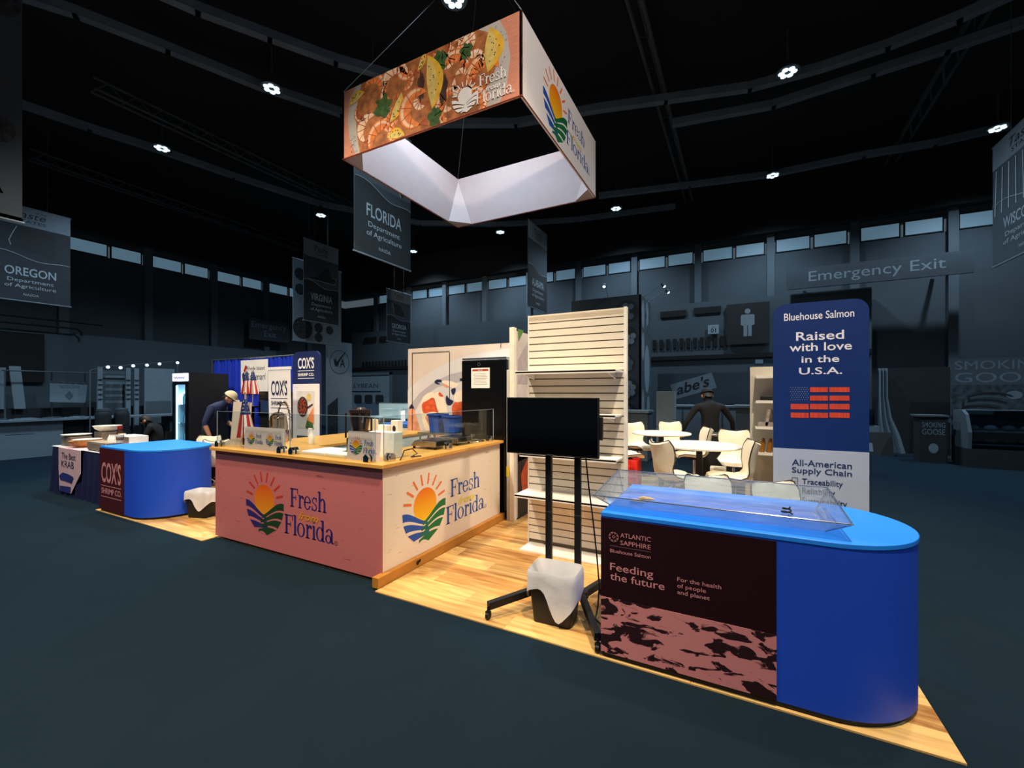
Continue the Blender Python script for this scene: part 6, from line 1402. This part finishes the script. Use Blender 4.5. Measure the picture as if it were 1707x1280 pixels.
r = thing('floor_sign', 'black slanted floor sign with pale bottle drawing beside the curtain', 'sign', (3.3, 14.9, CZ)); q = MB(); q.add([(-.35, -.05, 0), (.45, -.05, 0), (.45, .1, .62), (-.28, .1, .62), (-.35, .3, 0), (.45, .3, 0), (.45, .14, .62), (-.28, .14, .62)], [(0, 1, 2, 3), (7, 6, 5, 4), (0, 4, 5, 1), (1, 5, 6, 2), (2, 6, 7, 3), (3, 7, 4, 0)]); q.build('board', h3, r); q = MB(); q.add([(-.1, -.028, .1), (.02, -.028, .1), (.0, .06, .45), (-.08, .06, .45)], [(0, 1, 2, 3)]); q.build('bottle_print', h1, r)
# booths at the left
r = thing('hall_counter', 'long pale counter with white front at the left of the hall', 'counter', (-16.4, 3.35, CZ), PI / 2); f_ = panel('front', h1, r, 1.35, .95, .05, (0, 0, 0)); q = MB(); q.box(0, 1.35, .05, .7, 0, .95); q.build('body', h2, r); q = MB(); q.box(-.1, 4.2, -.12, .72, .95, 1.0); q.build('top', h1, r); q = MB(); q.flat([(.3, .62), (.8, .62), (.8, .63), (.3, .63)], -.003); q.build('line_print', h3, f_)
q = MB(); q.box(1.4, 2.6, .1, .65, 0, .92); q.build('black_trolley', h3, r); q = MB(); q.box(3.9, 4.1, .1, .65, 0, .95); q.build('end_leg', h2, r)
for k in range(5):
    b = MB(); b.box(-.14, .14, -.2, .2, 0, .02); b.box(-.1, .12, -.15, .16, .02, .035); o = b.build('leaflet_pile', h1 if k % 2 else h2, loc=(-16.65, 3.55 + .5 * k, CZ + 1.0)); o.rotation_euler = (0, 0, .3 * k); tag(o, ('first', 'second', 'third', 'fourth', 'fifth')[k] + ' leaflet pile from the left on the long pale counter', 'leaflets', 'leaflets on the left counter')
r = thing('leaning_boards', 'pale print boards leaning on a ledge behind the left counter', 'display', (-18.0, 2.9, CZ), PI / 2); q = MB(); q.box(0, 4.6, .0, .5, 0, 1.25); q.build('ledge', h3, r)
for k, (x, wd, ht, m) in enumerate(((.0, .5, .6, h4), (.25, .55, .95, h2), (.75, .35, 1.15, h1), (1.15, .22, 1.2, h1))):
    q = MB(); q.plate([(x + .1 * (k == 3), 1.25), (x + wd + .1 * (k == 3), 1.25), (x + wd, 1.25 + ht), (x, 1.25 + ht)], -.02 - .03 * k, .0 - .03 * k); q.build('board', m, r)
a = PX(83, 672, -17.6); c = PX(146, 672, -17.6); wd = c.y - a.y
r = thing('fabric_banner', 'pale fabric banner reading TAKODA SODA hung on a pipe frame at left', 'banner', (-17.6, a.y, 0), PI / 2); q = MB(); q.plate([(0, 1.42), (wd - .05, 1.38), (wd, 2.0), (0, 2.05)], 0, .01); f_ = q.build('cloth', h1, r); text(f_, 'TAKODA SODA', wd * .5, 1.82, .09, h3, w=wd * .55); q = MB(); q.flat([(wd * .5, 1.45), (wd * .62, 1.6), (wd * .5, 1.75), (wd * .38, 1.6)], -.003); q.build('diamond_print', h2, f_); q = MB(); q.flat([(0, 1.97), (wd, 1.93), (wd, 2.0), (0, 2.05)], -.003); q.build('leaf_band', h4, f_)
for x in (.05, wd - .05): q = MB(); q.cyl((x, .03, CZ), (x, .03, 2.3), .02, n=8); q.build('upright', h3, r)
q = MB(); q.cyl((-.9, .03, 2.3), (wd + 1.2, .03, 2.3), .018, n=8); q.build('cross_pipe', h2, r); q = MB(); q.cyl((-.85, .03, CZ), (-.85, .03, 2.3), .02, n=8); q.build('upright', h2, r)
for k, px_ in enumerate((172, 203)):
    p = PX(px_, 730, -15.5); r = thing('beer_keg', ('black keg with pale cap on the left booth floor, left one', 'black keg with pale cap on the left booth floor, right one')[k], 'keg', (-15.5, p.y, CZ)); q = MB(); q.lathe([(.16, 0), (.17, .05), (.17, 1.05), (.16, 1.15), (.12, 1.2), (0, 1.2)], 20); q.build('barrel', h3, r, True); q = MB(); q.lathe([(.14, 1.2), (.14, 1.26), (0, 1.27)], 16); q.build('cap', h2, r, True)
for k, px_ in enumerate((166, 213, 227)):
    p = PX(px_, 700, -17.35); r = thing('booth_post', ('pale slotted post of the left booth, left one', 'pale slotted post of the left booth, middle one', 'pale slotted post of the left booth, right one')[k], 'post', (-17.35, p.y, CZ)); q = MB(); q.box(-.04, .04, -.06, .06, .02, 2.5); q.build('post', h1, r); q = MB(); q.box(-.12, .12, -.08, .08, 0, .02); q.build('foot', h2, r); q = MB()
    for j in range(5): q.box(.04, .07, -.05, .05, 1.5 + .15 * j, 1.52 + .15 * j)
    q.build('slot', h3, r)
p = PX(192, 700, -17.75); r = thing('menu_board', 'tall dark menu board with pale rows between the booth posts', 'board', (-17.75, p.y - .35, CZ), PI / 2); f_ = panel('board', h2, r, .75, 2.4, .05, (0, 0, .02)); q = MB(); q.box(.1, .65, -.15, .2, 0, .02); q.build('foot', h3, r)
for j in range(5): q = MB(); q.flat([(.1, 1.35 + .2 * j), (.65, 1.35 + .2 * j), (.65, 1.43 + .2 * j), (.1, 1.43 + .2 * j)], -.003); q.build('row_print', h1, f_)
p = PX(268, 700, -17.3); r = thing('pop_up_panel', 'pale blank panel with grey lower part left of the drinks fridge', 'panel', (-17.3, p.y - .45, CZ), PI / 2); f_ = panel('panel', h1, r, .85, 2.5, .05, (0, 0, .02)); q = MB(); q.flat([(.02, .0), (.75, .0), (.75, 1.4), (.02, 1.4)], -.003); q.build('lower_print', h2, f_); q = MB(); q.box(.1, .75, -.15, .2, 0, .02); q.build('foot', h3, r)
pts = [PX(x, y, -16.2) for x, y in ((150, 617), (180, 609), (201, 610), (222, 607), (245, 606), (266, 604), (296, 602))]
r = thing('string_lights', 'string of small glowing bulbs hung above the left booth posts', 'string lights', pts[0]); q = MB(); q.tube([p - pts[0] for p in pts], .008, 5); q.build('cable', h2, r)
for p in pts[1:]: q = MB(); q.sphere(p - pts[0] + Vector((0, 0, -.05)), .045, n=10, k=6); q.build('bulb', MATS['lamp_glow'], r)
for k in (0, -1): q = MB(); e = pts[k] - pts[0]; q.cyl((e.x, e.y, e.z), (e.x, e.y, CZ - pts[0].z), .018, n=8); q.build('pole', h2, r)
